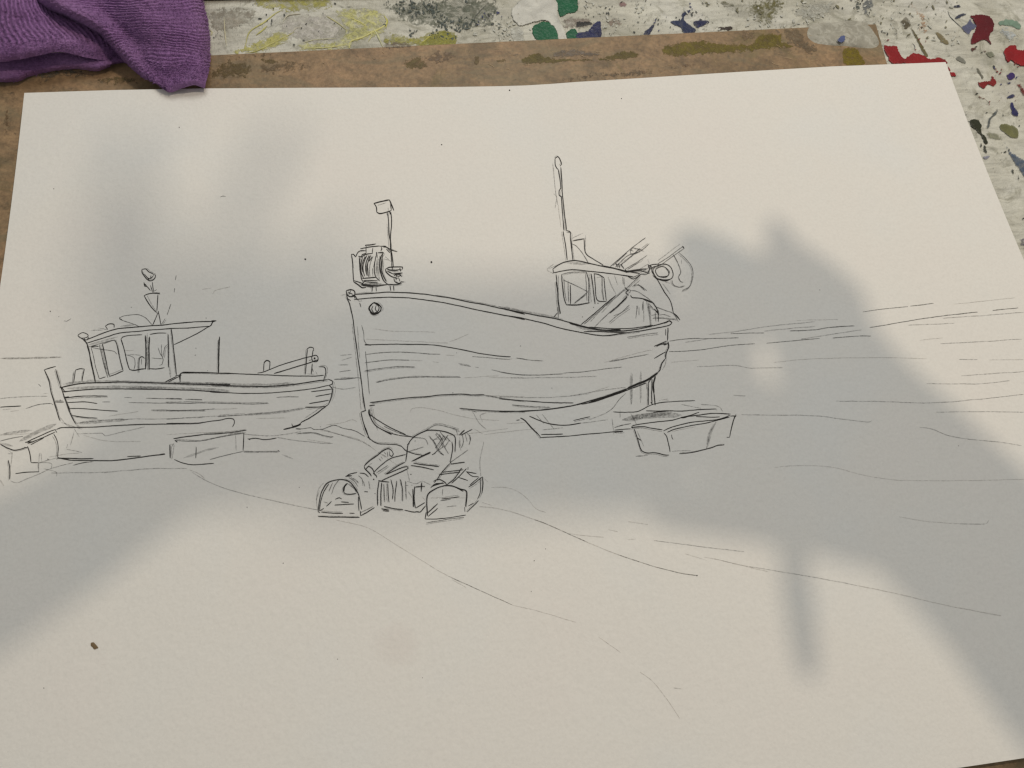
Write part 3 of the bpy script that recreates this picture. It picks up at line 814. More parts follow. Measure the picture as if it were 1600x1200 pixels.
DRAW['harbour_block_drawing'] = [((0, 540, 5), '''
i2 440 655 480 640 600 638 740 635 900 625 1100 615 1300 612 1540 607 1600 597;
i1.8 0 745 100 722 180 708; q4 0 695 250 660; i2.2 0 770 60 800 120 815 210 795; i2 205 755 300 710 380 675 435 655; i2 215 765 320 725 430 675; i2 240 775 340 720; q6 150 750 300 670 440 612; q5 0 762 100 785; i2.6 195 755 250 752; i2.4 190 795 215 800;
i2.4 215 785 235 850 243 915; i2 243 915 300 915; p 300 915 440 880; i2 420 690 445 740 455 800 450 870 465 880; i2.2 430 655 445 680; i2.4 445 880 600 882 730 883; i2.4 450 875 560 895 760 898 880 898 1000 885 1150 865 1290 847; i2 995 867 1100 862; i3 1240 853 1290 846; d 375 888 6;
p 300 990 305 880 310 840 320 840 325 900; i2 120 1000 200 990 305 985; d 130 998 5; p 305 985 305 920 400 920 400 960; i2.6 65 895 75 960 75 1045; p 95 830 90 900 80 960; p 60 845 95 845; q3 60 815 95 840;
p 80 1055 130 1070 200 1045 300 1005 400 960 570 915; i1.8 570 935 650 915 720 905; p 340 960 440 990 440 1020; p 400 995 800 990 1000 975 1200 960 1460 960; s 1480 970 1550 1000 1600 1040; d 820 993 3;
s3.5 0 1050 30 1095; p 580 650 620 715; p 580 670 550 780; p 520 800 530 770; p 520 810 600 825 640 835; p 600 690 800 685 820 705 1000 665 1130 635; s 650 700 800 740 900 750 1100 748; s 380 870 500 850 620 840'''),
((260, 500, 5), '''
i2.4 55 925 180 908 290 895; i2 290 895 450 885 625 862; i1.8 65 940 150 945 260 945 400 920 520 895 610 885; i2.2 605 885 600 1020; i3 25 975 30 1080; p 25 975 60 975 45 1080; i2 232 990 230 1080; i2 60 1090 120 1115 210 1130 370 1120; i1.8 210 1132 370 1118; i1.8 340 1090 430 1065 600 1025; i1.8 600 1025 750 1027 880 1025; i2.4 870 1017 885 1027;
q3 130 1080 300 1020 410 995; p 540 900 545 1020; s 0 895 300 880 530 870; i3 65 940 85 955; q3 470 885 610 880; s 480 880 540 890; p 35 1000 60 960;
i2 0 808 240 805 350 790 420 782 480 768 525 775 530 805 515 835; i2 640 930 700 925 770 935 860 922; i2.8 635 927 655 935; p 860 915 1000 940 1200 960 1300 965; p 600 890 800 905 950 890 1050 870;
i1.8 1010 850 1060 850 1130 840 1150 853 1220 852 1310 823 1380 845 1470 865 1550 910; i2.4 1012 850 1050 852; i1.8 1025 885 1150 880 1230 900 1290 915 1305 912; q3 1280 905 1305 913; p 1200 850 1300 880 1500 940 1600 990; s 1250 820 1380 800 1450 780 1490 795; q3 900 1050 990 1085; d 1203 835 3''')]
DRAW['large_boat_drawing'] = [((500, 290, 6.667), '''
i3 560 185 640 165 720 148; i2.8 720 148 735 175 770 260; i2.6 560 185 580 210 590 240 590 275; i2.8 590 275 620 292 680 280 740 260; i2.2 735 180 742 260; p 600 205 690 175; p 710 230 715 260;
i2.2 705 280 712 380 718 500 735 600 740 700 745 800; i2.4 735 275 745 350 745 430 735 520 735 640 750 720 765 850; p 690 285 705 320; i3.2 725 270 735 300; p 700 400 715 640;
i2.4 325 715 340 800 345 900 350 1000; i2.4 325 715 350 715 370 740 385 715; i2.2 370 740 400 690 440 675 475 680; i3.2 350 1000 400 1035 440 1065 480 1060; i2.4 410 745 415 850 430 960 450 1000; i2.2 350 990 420 1010 460 1030; p 335 730 350 860; i3 400 735 440 745;
i2 490 720 455 800 450 880 465 945; i2 510 725 480 800 475 870 490 940; i2 530 725 500 800 495 880 505 950; i1.8 555 735 525 800 515 880 520 950; i2 580 730 575 780 560 850; i2.4 570 790 565 880 580 960; i2.4 440 745 425 820 430 900 455 960; i2 470 735 440 820 445 900; i2 545 745 505 790;
i2.4 430 745 480 715 550 705; i2 480 640 480 705; i2 550 650 545 705; i2.8 470 620 520 618 580 608; i2 470 620 485 638; i2.4 420 655 500 640 620 630; i2.2 620 630 690 632; i2.6 640 640 645 660 635 680; i2.6 430 745 440 720 480 705;
i2.6 590 690 595 750; i2.4 600 700 660 695 640 730 625 800 630 880 645 950 670 1000 710 1030; i2 625 730 620 850 635 930; i2.2 660 640 690 640 740 670 805 690; i1.8 700 650 745 700; i2.6 650 760 645 880 660 940 690 1000; p 660 760 730 780; p 680 740 740 790; q3 600 720 590 900; q3 560 900 600 980;
i2.6 440 965 520 960 580 955; i2.2 450 990 600 990; i2.4 580 955 620 995; i3.2 430 1030 500 1035 600 1045 660 1035 700 1030; i2.2 480 985 450 1010 430 1040; i2.6 700 1030 800 1030 850 1020; i2 460 1000 600 1010; q6 450 1020 640 1025; q5 470 1040 600 1050; q4 400 1010 450 1050;
i2.6 685 870 720 850 860 848 850 880; i2.8 685 870 690 900 740 945 780 960; i2.4 700 890 760 920; i3.2 760 920 860 910; i3.6 830 860 840 892; q4 720 870 830 880; i2.2 770 940 800 925 840 930 855 950; i2.2 770 960 775 990 800 1015 830 1015 850 1000 875 1005; i2 780 950 800 980; i2 800 930 790 965 820 960; i1.8 780 1000 830 1020; i2.2 745 800 755 880; i2 820 960 835 1000;
i2 475 740 450 830; i2 520 730 490 830 485 900; i1.8 545 730 515 790; i1.8 500 860 500 940; i1.8 545 860 550 945; q8 430 1030 560 1040 660 1030; i2.6 440 1040 560 1050; q7 610 760 600 900 620 980; i2.2 655 720 640 800 645 880; i2 690 660 730 700; i2.6 700 870 760 885 830 875; i2.4 790 935 815 945 845 935; q6 700 880 820 895; i2.8 545 1050 540 1105; i2.2 585 1055 590 1100; i2.6 730 1040 738 1095; i2.4 765 1040 770 1095; q4 520 1045 535 1080'''),
((500, 440, 5), '''
i2.8 205 70 240 62 270 75 265 110 230 115 210 95 205 70; i2 220 80 255 100; i2 240 70 225 105; i2.4 245 120 262 105 275 135; q6 215 90 255 95; q4 195 110 215 150; p 160 105 200 100; i2 210 130 240 150; i2 270 100 285 130 300 145;
i2.4 270 98 350 95 450 88 550 83 700 88 820 98 900 110 1000 125 1200 165 1400 205 1600 255; i2.2 265 140 350 132 450 125 550 122 700 128 800 140 1000 170 1200 215 1400 255 1600 297; p 900 105 1200 155 1590 235; q3 280 92 420 85;
i2.4 205 95 215 140 230 175 245 230 260 310 275 430 290 550 305 650 320 760 335 880 345 950 355 1005; i2.8 230 165 248 245; i2.6 320 1020 360 1005; i2.4 320 1020 335 1090 370 1195; i1.6 325 340 340 400 345 460 365 490; i1.8 355 545 365 650 375 760 385 880; i2 310 165 320 200; p 300 152 330 150; q3 330 880 350 1010;
o2.4 430 210 44 42 1.6; o1.8 425 208 34 38 1.4; i2 400 235 385 205 405 180; i2.2 415 190 405 215 420 240; i2 440 185 432 215 450 235; p 455 160 485 190 490 220 460 240; i3 390 240 420 255 460 245;
i2 350 495 500 490 700 490 850 492 950 503 1100 530 1250 560 1380 580 1490 587; i2.8 350 490 400 495; i1.4 1540 597 1600 605; i1.4 1190 583 1300 592 1480 610; i1.8 360 568 450 557 600 550 700 553 850 565 940 567; s 980 573 1050 578; i1.8 350 635 450 620 550 612 700 613; s 700 613 800 618; i1.8 345 700 450 680 600 665 740 665; i1.8 440 790 550 765 700 748 900 745 1100 747; s 1130 750 1300 740 1400 735; s 1320 750 1600 752; i1.4 1090 648 1180 662; i1.2 1210 668 1240 672; i1.4 1340 688 1450 712 1600 733; s 880 625 930 632; d 1068 557 2.5; d 1565 503 2.5;
i2.2 390 945 500 930 650 912 800 900 950 885 1100 880 1200 885 1280 883; d 1280 883 5; i1.8 1280 885 1450 915 1600 933; s 1300 890 1600 900; i2.4 385 970 430 965; q3 390 945 480 950; d 1038 868 4; i2.2 1090 990 1200 1000 1350 1010 1600 1015; i1.6 1500 963 1600 972;
s 415 370 550 385 700 390 900 395; s 1010 470 1090 440 1160 410; s 700 1020 720 990 800 985 900 1000 1050 1040 1200 1070 1400 1085; p 1190 1010 1240 1100 1300 1155; p 1300 1025 1250 1045 1270 1095; i1.6 1195 1012 1225 1020; s 360 450 1000 480;
i2.2 385 995 380 1020 400 1070 430 1120 480 1155 560 1195; i2 385 1035 450 1080 550 1140 670 1195; i2.2 385 1000 390 1050 402 1085; p 250 330 270 500 300 760 320 1000; p 290 350 310 600; p 395 960 420 1080 450 1160; s 410 980 440 1120'''),
((780, 440, 5), '''
i2.4 0 205 150 235 300 265 420 285 520 310 640 345 760 370 900 385 1000 382 1100 368 1200 345 1300 318 1330 305; i3.4 550 325 700 362 800 378 950 378; i2 700 355 900 368 1050 362 1200 340; q4 0 195 300 255 500 295; q5 600 350 800 385 1000 390;
i2.2 0 255 200 290 350 325 500 370 640 395 740 415 850 422 950 405 1100 385 1250 358 1330 340 1350 320 1330 305; i2 660 390 800 390 1000 400; i1.8 1000 435 1150 410 1240 400; p 850 425 1100 395; i3 1290 325 1330 305 1352 322;
i2.4 1320 360 1315 460; i2 1300 370 1300 420; i2 1210 505 1310 465; i2.2 1230 505 1260 490 1320 485; i2.8 1320 470 1325 510 1305 560 1300 600; i2 1210 600 1300 550; i2.4 1300 600 1270 640 1255 690 1240 710; p 1310 590 1300 640 1275 690; i2.4 1280 480 1290 495 1320 480;
i4.6 1240 712 1150 770 1080 800 1000 835; i2.8 1000 835 850 890 700 935 600 962 480 985 300 1005 150 1013 0 1015; i2 1150 790 1050 830 900 885 750 935 650 960; i2.4 1000 845 850 898 700 945;
i1.4 0 583 80 590; i1.6 130 597 250 613 345 620; i1.8 0 705 100 720 200 730 330 728 500 720; i1.6 500 715 650 705 800 685 960 665; i1.4 860 625 1000 600 1155 570; s 820 630 1000 580 1200 530; p 90 752 500 748 760 740; s 0 605 100 605; d 168 503 2.5; d 412 832 3;
p 0 900 250 905 400 905 550 893 700 875; p 550 893 800 850 990 825; i2 0 915 250 935 400 945 580 948; i1.8 100 963 250 975 400 982; i1.4 990 870 940 920 890 985 830 1030; p 830 1030 700 1080; s 700 870 860 820;
i2.4 1165 790 1165 965; i2.4 1195 760 1190 870 1195 950; i4 1220 740 1205 800 1208 870; i2.6 1208 870 1220 965; i2.6 1185 940 1200 960; i2 1195 750 1165 790; q4 1030 710 1030 960; q3 1105 690 1105 950; p 1040 720 1035 960; p 1150 790 1150 840;
i2.2 445 0 455 80 460 160 480 250; p 450 180 465 300; i2 425 278 455 245; d 650 275 3; i1.4 1230 710 1190 750 1160 800'''),
((840, 220, 4), '''
i2.2 110 110 125 98 140 115 150 145 140 158; i2.2 110 110 112 150 120 170 130 180; i2.2 130 180 140 240 145 295 135 310 135 340 148 350 155 440 165 560; i2.2 145 165 152 260 160 380 170 470 180 560; p 95 140 105 250 125 400; p 100 330 120 350 110 420; s 130 400 145 540; i2.8 110 108 126 98;
i2.2 160 565 165 600 178 680 185 745; i2.2 180 560 205 570 205 600 212 670 220 745; i1.8 180 570 205 575; i2 220 625 290 612; i2 290 612 300 700 350 740 410 775; i1.8 215 645 240 655 280 700 320 770; p 215 610 285 575; p 300 590 300 690; i2.6 205 610 215 670;
i2.4 95 800 130 775 180 755 240 748 320 765 400 782 480 798 560 815 640 828; i2 100 825 150 815 220 805 320 815 420 825 520 838 600 850; i2.4 95 800 100 825; p 70 800 160 760; i3 400 780 480 798 560 818; i2 560 845 600 862 650 830; i2 550 822 640 812 700 830; p 100 770 60 805 100 830; q4 160 760 320 770;
i2 115 835 125 920 130 1000 140 1080; p 130 840 130 1110; i1.8 150 835 200 822 260 820 305 820; i2 305 820 320 880 320 1010; i2 150 835 155 900 165 980 180 1025; i2.2 180 1025 250 1025 325 1012; i1.6 165 860 170 940 180 1000; i1.8 300 830 305 930 310 1000; i1.8 160 870 240 905 315 945; i1.8 315 945 270 980 230 1012; i2 205 900 205 1020; i1.6 190 880 192 1010; i1.8 240 1010 300 965; p 320 820 335 1010;
i2 350 830 380 835 415 855; i2 355 830 360 900 365 970 380 1000 430 1005; i2 415 855 420 920 430 1000; i1.8 405 850 405 930 415 1000; p 370 855 400 850; i2 335 830 345 900 360 1020; p 440 850 460 900 490 960; p 480 840 500 900; i1.6 540 855 545 910; i1.6 530 850 535 900; d 378 1015 4; d 350 1040 3;
i2 490 965 400 1040 330 1100 270 1150; i1.8 565 965 500 1030 420 1100 355 1165; i2.4 560 975 500 1035 450 1075; i1.6 575 1025 520 1075 475 1092; i1.6 575 1040 500 1090 445 1135; i1.8 545 930 480 985 430 1030; p 450 1000 330 1130; p 470 1000 400 1075; i1.8 485 970 390 1060 290 1145; p 560 960 530 985;
i1.8 640 840 600 880 545 930 540 940; i2.4 570 930 550 950 570 965; i2.2 545 915 570 940; i1.6 590 910 630 900 680 935; i1.6 600 905 640 870; i1.8 575 935 620 940 670 970 710 1000; i2.2 580 965 590 980 650 985 700 1000 730 1020; i1.8 630 895 670 935; i2.8 660 990 720 1012;
i1.6 625 1030 615 1110; i1.4 620 1030 620 1070; i1.6 635 1040 635 1090; p 660 1010 665 1130; i1.8 690 1010 700 1080 705 1165; p 680 1000 690 1060; i2 710 1000 740 1040 755 1080; i2 755 1060 755 1130; i2.6 730 1050 760 1085; q3 690 1020 695 1100;
i2 720 840 750 870 790 940 830 1000 848 1075; i2.2 848 1075 870 1095 890 1120; i1.8 740 1040 800 1060 850 1080 880 1130; i1.6 710 1090 750 1085; i1.6 720 1110 780 1110 870 1120; p 780 890 830 960; p 850 1085 880 1110;
i1.8 455 785 530 720 600 660 675 605; i1.8 485 790 560 720 640 690 695 645; i1.8 550 800 620 760 685 715; i1.8 590 665 620 675 660 685; i1.6 575 680 600 690; i2 490 765 500 790; i2 505 765 515 795; i2 520 770 540 800; i1.8 485 770 530 775; i1.8 600 665 580 690 590 710 640 695; p 690 640 540 760; p 520 760 640 690; q4 490 775 540 790; p 640 760 660 740; p 690 770 640 800; i2 545 800 560 820;
i1.8 470 780 560 700; i1.8 500 790 580 725 640 670; i1.6 520 775 535 760; i1.8 560 805 640 755; i2.2 550 815 620 805 680 800; i1.8 640 825 700 790; q5 560 820 640 815; i1.8 600 850 640 835 680 832; i2 690 790 705 775 712 790 700 805; i1.8 555 940 575 925 580 945 560 955; i1.8 660 1000 655 1060; i1.8 700 1020 730 1060; i1.8 735 1070 740 1130; i1.8 760 1090 790 1085 830 1100; i2.4 690 770 700 800 690 820; i2 690 780 720 772 760 770; i2 702 775 712 800; o2 785 822 68 50 1.25; o1.8 780 820 44 33 1.2; p 720 800 800 775; i1.8 800 790 825 820 810 850; i1.8 750 770 820 725 910 660 915 672; i1.8 760 782 830 732 915 672; p 750 750 890 645; i2.6 905 658 917 672;
i1.8 885 700 930 740 965 790 970 850 950 910 905 935; i1.8 850 710 880 770 895 820 880 850 895 880 910 885; i1.8 840 870 850 900 890 915 920 905; p 900 740 900 770; i1.8 700 800 690 830 650 830; p 690 740 700 770; i2 760 780 720 790 715 815 730 840; p 770 870 830 890''')]
DRAW['lobster_pot_drawing'] = [((480, 640, 5), '''
i2.4 85 800 95 720 110 650 150 580 200 555 270 545 330 565 370 610 400 660 415 720 425 780; i2 95 790 105 720 130 640 170 580; p 70 710 90 620 130 570; i2.2 400 680 405 790; i1.8 250 545 210 600 190 660; i2 280 545 340 570 385 640; p 80 780 75 700 95 630;
i2.2 85 835 200 838 410 842; i2 110 800 200 808 280 810; i2 330 808 370 810; i2 100 790 130 770; i2 150 755 190 715; i2 220 700 250 688 270 698; i2 215 745 300 740 365 737; i2 265 722 325 725; i3 88 798 100 802; i2.4 415 790 420 830;
i2 315 575 285 610 290 650 325 660 385 655; i3.6 315 575 292 600 286 640; i1.8 320 580 370 620 385 650; i2.2 415 830 470 800 525 765; i1.8 415 805 470 778 515 755;
i2 300 525 330 505 390 490; i2 410 495 450 500 480 525; i1.8 340 530 380 550 400 570; i1.8 400 515 430 545 435 595; i2 445 640 475 642; i2.6 300 520 350 515; i1.8 325 530 370 560 395 600;
i2.4 445 440 480 405 550 355 600 315 640 305 665 325; i2.2 665 325 672 345 660 365 640 350; p 475 440 510 415; i2.2 455 470 480 445 510 465 525 500; i2 520 490 560 450 620 400 670 375 770 350; i1.8 540 495 630 435; i2.6 445 440 450 460 490 500 500 520; i2 610 505 700 445 765 410; i2 580 555 680 510 790 460 785 445 750 450 620 505; d 520 545 7; i1.6 575 365 590 385; i1.8 625 330 630 370; i3 515 495 545 520; d 530 655 4; i2 535 510 545 530;
i2.4 555 555 580 560 640 565; i2.2 560 560 548 650 550 750; i2.2 580 570 575 650 575 750; i2 630 575 635 690 640 725; i2.2 655 545 670 620 665 700; i2 700 560 690 640 685 720; i2 730 545 745 620 745 715; i2.8 580 775 640 785; i2.2 600 755 680 775 750 780; i2.2 760 785 830 800 870 795; i2 590 790 640 795;
i2.4 840 600 835 700 845 770; i2.8 825 620 830 760; i2 845 605 890 600 920 600; i3 895 570 890 640; i2 850 770 920 725; i2.2 850 795 880 800 925 750; i1.6 770 590 790 590; d 818 590 4; p 780 470 800 560; p 790 640 820 690; d 810 505 5;
i2.4 770 405 780 330 790 270 830 215 890 180 950 160 1040 165 1110 185 1155 215 1155 330; i1.8 820 215 930 160 1010 120 1100 135 1185 160; p 1110 135 1180 170 1195 170; i2.2 1130 250 1135 300 1120 400; i2.4 780 270 800 265;
i1.8 955 205 1000 265 1020 310 1060 350; i1.8 1010 180 1050 230 1070 285 1105 345; i1.6 1085 210 1120 250; i1.6 1065 205 1030 260 1000 300; i1.6 1075 280 1020 320 980 350; p 1040 200 980 245; i1.6 1030 190 1060 240; i2 1040 340 1068 356; i1.6 1050 190 1080 215; p 990 230 1080 230; i2 975 352 1005 335;
i2 815 405 900 360 960 330; i2 830 400 965 335; i2.2 830 415 900 430 1030 445; i2 810 435 900 450 990 470; i1.6 780 330 850 310 910 290; i1.8 830 215 920 230 945 275; d 843 245 4; d 1010 190 4; d 995 265 4;
i1.8 1000 190 1040 240 1060 300; i1.6 1040 175 1090 240; i1.6 1100 200 1060 260 1010 330; i1.6 1110 240 1070 300; i1.8 980 230 1010 280; i1.8 1165 160 1180 200; i1.8 1185 240 1190 300; i1.8 1235 190 1250 250; i1.8 600 330 615 350; i1.8 560 380 580 400; i1.8 640 320 645 350; i1.8 600 580 605 720; i1.6 770 560 775 700; i1.8 200 570 170 640; i1.8 130 720 160 730; i1.8 440 560 450 600; i1.8 480 560 490 620; i2.6 1190 200 1230 160; i2 1200 200 1290 155; i1.8 1210 190 1220 250 1205 300; i1.8 1245 180 1275 220 1265 275; p 1190 210 1200 320; i2.2 1270 200 1275 240;
i1.8 1255 315 1200 355 1120 410; i2 1120 425 1230 410; i2 1115 420 1060 480 1010 550; i3 1115 400 1125 425;
i2.6 940 830 935 720 945 660 1000 620 1070 595 1130 595 1200 620 1245 640 1240 760; i2 985 560 1030 545 1080 570 1090 590; i2 965 610 1000 580 1070 575; i2.6 1220 640 1160 605; i2 1245 650 1245 700; i2 1230 760 1230 800; i2 920 855 1000 855 1100 845 1240 825; i1.8 930 885 1050 865 1225 840; i2.2 940 810 1020 735; i2.2 945 835 1020 770; i2.4 920 855 930 800; i2 1050 700 1190 680; i1.8 1040 712 1120 700; i1.8 1090 760 1165 752; i1.8 1060 620 1055 670; s 960 690 1240 690; i2.6 975 600 1060 570; i2.2 930 740 938 760;
i2 1030 510 1100 500 1195 490; i2 1050 490 1220 470; i2.2 1210 455 1150 540 1090 590; i2.2 1245 460 1190 520 1130 575; i2.4 1240 485 1320 500; i2.2 1370 525 1300 580 1260 605; i2 1340 530 1270 590; i2.4 1185 530 1255 555; i2 1250 490 1290 520 1340 525; i2.4 1370 525 1375 580 1365 650; i2 1350 530 1355 600 1350 655 1330 700; i2 1250 800 1340 710; i2 1260 755 1300 730; i2.4 1255 450 1255 470; i2.2 1010 555 990 570;
i2 560 145 640 180 720 200 830 215; i1.8 600 130 720 185 830 215; i2 470 215 540 262 620 270 700 275 740 290 775 325 850 350 900 355; i2.4 455 140 475 200 490 235;
s 100 160 300 205 430 245 540 325; s 550 330 700 430; p 1380 250 1350 400 1355 520; s 1300 150 1370 190; s 0 235 180 260; p 780 560 850 580 900 560 970 590; s 1375 530 1410 565; s 900 680 930 720; p 590 350 620 370''')]
DRAW['slipway_sled_drawing'] = [((780, 440, 5), '''
i2 890 1017 1000 1020 1080 1015 1165 975 1230 952 1300 940 1450 933 1530 930; i2.6 135 1085 160 1080; i3 165 1065 200 1085 250 1140 300 1190; i2.4 235 1052 300 1080 400 1112 520 1122 640 1105; p 335 1035 430 1155; p 290 1040 350 1110; i2 580 1085 710 1055; p 340 1160 500 1140; s 60 1110 200 1100; p 640 1105 850 1080'''),
((700, 640, 3.2), '''
i2.2 460 140 600 132 750 118 875 107; i2.4 465 125 575 122; i2 440 110 465 140; s 0 130 100 120 300 95; s 180 125 300 110 440 95; p 820 45 830 125'''),
((960, 560, 6.667), '''
i2.4 175 720 300 710 400 730 500 745; i2.2 175 720 190 700 300 680 450 660 600 645 700 615; i2.4 205 735 240 830 265 920 290 965 340 985 430 983 520 1005 570 1007; i2.4 240 830 280 855; p 235 750 305 915; i2.2 515 775 545 810 565 890 580 975; i2.2 510 755 600 715 750 675 900 655 1050 640 1150 615 1205 590; i2.2 550 770 620 740 800 700 950 675 1070 645; i2 595 795 600 830 612 845; i2.4 1270 590 1250 620 1225 700 1200 820; i2 1170 823 1200 822; i2.2 675 993 760 985 880 965 1000 935 1080 905 1140 900; q5 1060 660 1000 770 960 940; p 1060 660 1000 770 960 940;
i2.4 690 615 800 600 950 580 1050 572 1210 580; i4 690 618 760 608; i2 700 610 800 590 880 562; i2 850 605 1000 612 1100 610; i2.6 1205 600 1270 600; i2.4 1070 645 1200 610; d 1190 580 8; d 878 563 6; d 190 720 10; d 1140 900 6; i2.4 1240 600 1265 610;
i2 330 545 450 548 560 545 700 548 850 535 1060 525; p 1065 525 1070 550; i2.4 400 565 480 555 560 545; q7 100 630 300 600 600 560; q8 180 615 400 595 700 590; q6 80 640 300 625; p 900 480 1050 490 1100 510 1130 555; p 700 480 900 520; d 420 563 6; s 460 440 560 420; q3 520 430 570 435;
i1.8 0 720 80 695 170 678; i2 0 745 100 738 170 733; i2 0 770 90 760; p 220 1020 350 1010; q4 220 1020 300 1015; p 600 970 740 960 800 962; p 170 570 230 690; p 60 540 60 620; s 600 760 850 710''')]
DRAW['horizon_line'] = [((1020, 450, 2.7586), '''
i1.8 70 230 150 218 240 218 370 215; p 240 200 340 190 500 165 700 145; i1.6 335 197 480 193; i1.8 70 275 200 267 330 248 440 240; i1.8 490 238 600 228 720 217; i2 775 215 830 211 890 207; i2.2 890 207 940 206; i2.2 590 185 700 180 760 170 870 163; i2 935 170 1000 160 1100 142 1250 120 1400 104; i1.6 905 103 980 92 1100 80; i2 1110 78 1210 66; i2 1465 97 1575 85; p 1100 160 1300 152; p 1250 130 1400 120 1600 105; s 1300 70 1560 42; p 640 220 900 180; s 620 140 800 135; p 140 235 240 218; p 480 185 700 165;
p 190 340 350 333 420 345 560 343; s 520 320 700 305 1000 300 1180 305; p 1240 240 1400 232 1590 220; p 1320 308 1400 308; s 1450 310 1600 308; p 1330 378 1600 360; p 1180 412 1400 413 1540 400; p 790 487 1000 490 1200 495 1400 480 1600 458; p 1220 535 1400 533 1600 535; p 380 545 500 548 690 550 800 563 930 578 945 572; p 1150 600 1210 610 1270 635 1350 650 1500 665 1590 680; p 345 462 400 465; d 720 8 2; d 1318 680 1.5; s 80 320 200 310; s 1150 225 1250 215''')]
DRAW['beach_line'] = [((800, 600, 2), '''
s 820 260 900 255 1000 260 1100 285 1200 300 1400 302 1600 298; s 1210 415 1300 430 1400 437; p 1400 437 1480 437 1490 425; p 740 570 860 590 950 605 1080 630; s2.4 1080 630 1200 655 1350 690 1530 725; s 0 690 100 715 200 745; s 270 790 340 840; s 400 900 440 930 480 980 525 1045; p 505 950 530 952; s 540 530 610 552; s 600 540 760 575; d 105 515 1.3; d 70 552 1.6; d 60 648 1.1''')]
DRAW['sand_line'] = [((700, 640, 3.2), '''
s2.4 155 485 250 495 330 515 430 550 500 575 600 620 700 665 850 725 1000 775 1150 815 1245 830; p 430 550 500 575 600 620 700 665; p 850 725 1000 775 1150 815 1245 830; d 1245 830 4; s 605 620 700 632 780 638; s 900 650 940 647; p 1030 655 1150 670 1300 690 1480 710; s 800 600 850 610; s 215 390 290 390 350 410 400 450 440 495 490 515; s 1330 745 1450 775 1600 810; s 170 465 220 480; d 488 697 2; d 430 757 2.2; s 20 850 90 890; s 900 560 1000 575''')]
DRAW['foreground_line'] = [((0, 600, 2), '''
p 600 275 660 310 750 340 900 375 1000 395; s 1050 425 1150 450 1250 510 1400 600 1500 645 1600 690; d 137 950 2; d 935 323 1.6; d 772 385 1.8; d 885 560 2; d 1055 860 1.6; p 1400 600 1500 645 1600 690; d 1320 918 1.4; s 0 160 100 155''')]
DRAW['sea_line'] = [((0, 540, 5), '''
i2.2 0 482 100 475 165 470; p 20 500 90 495; i1.8 200 490 300 462 400 452 415 462; s 80 515 150 505; q3 0 100 200 98 480 90; s 0 100 200 98 480 90; p 0 415 150 400 370 395; s 340 375 380 372''')]
DRAW['gap_line'] = [((260, 500, 5), '''
i1.8 1310 465 1400 460 1480 452 1525 455; p 1300 525 1380 540 1480 528; q4 1310 462 1480 452; i1.8 1350 405 1440 392; p 1360 275 1450 270; p 1370 315 1450 290; p 1340 350 1420 350''')]
DRAW['speck'] = [((0, 0, 1), '''
d 690 226 1.3; i1.6 344 308 348 306 353 307; d 674 409 1.6; d 674 410 1.8; d 477 405 1.8; d 84 295 .9; d 280 199 1.1; d 205 480 .8; d 305 555 .9; d 971 154 1; d 796 141 1.4''')]

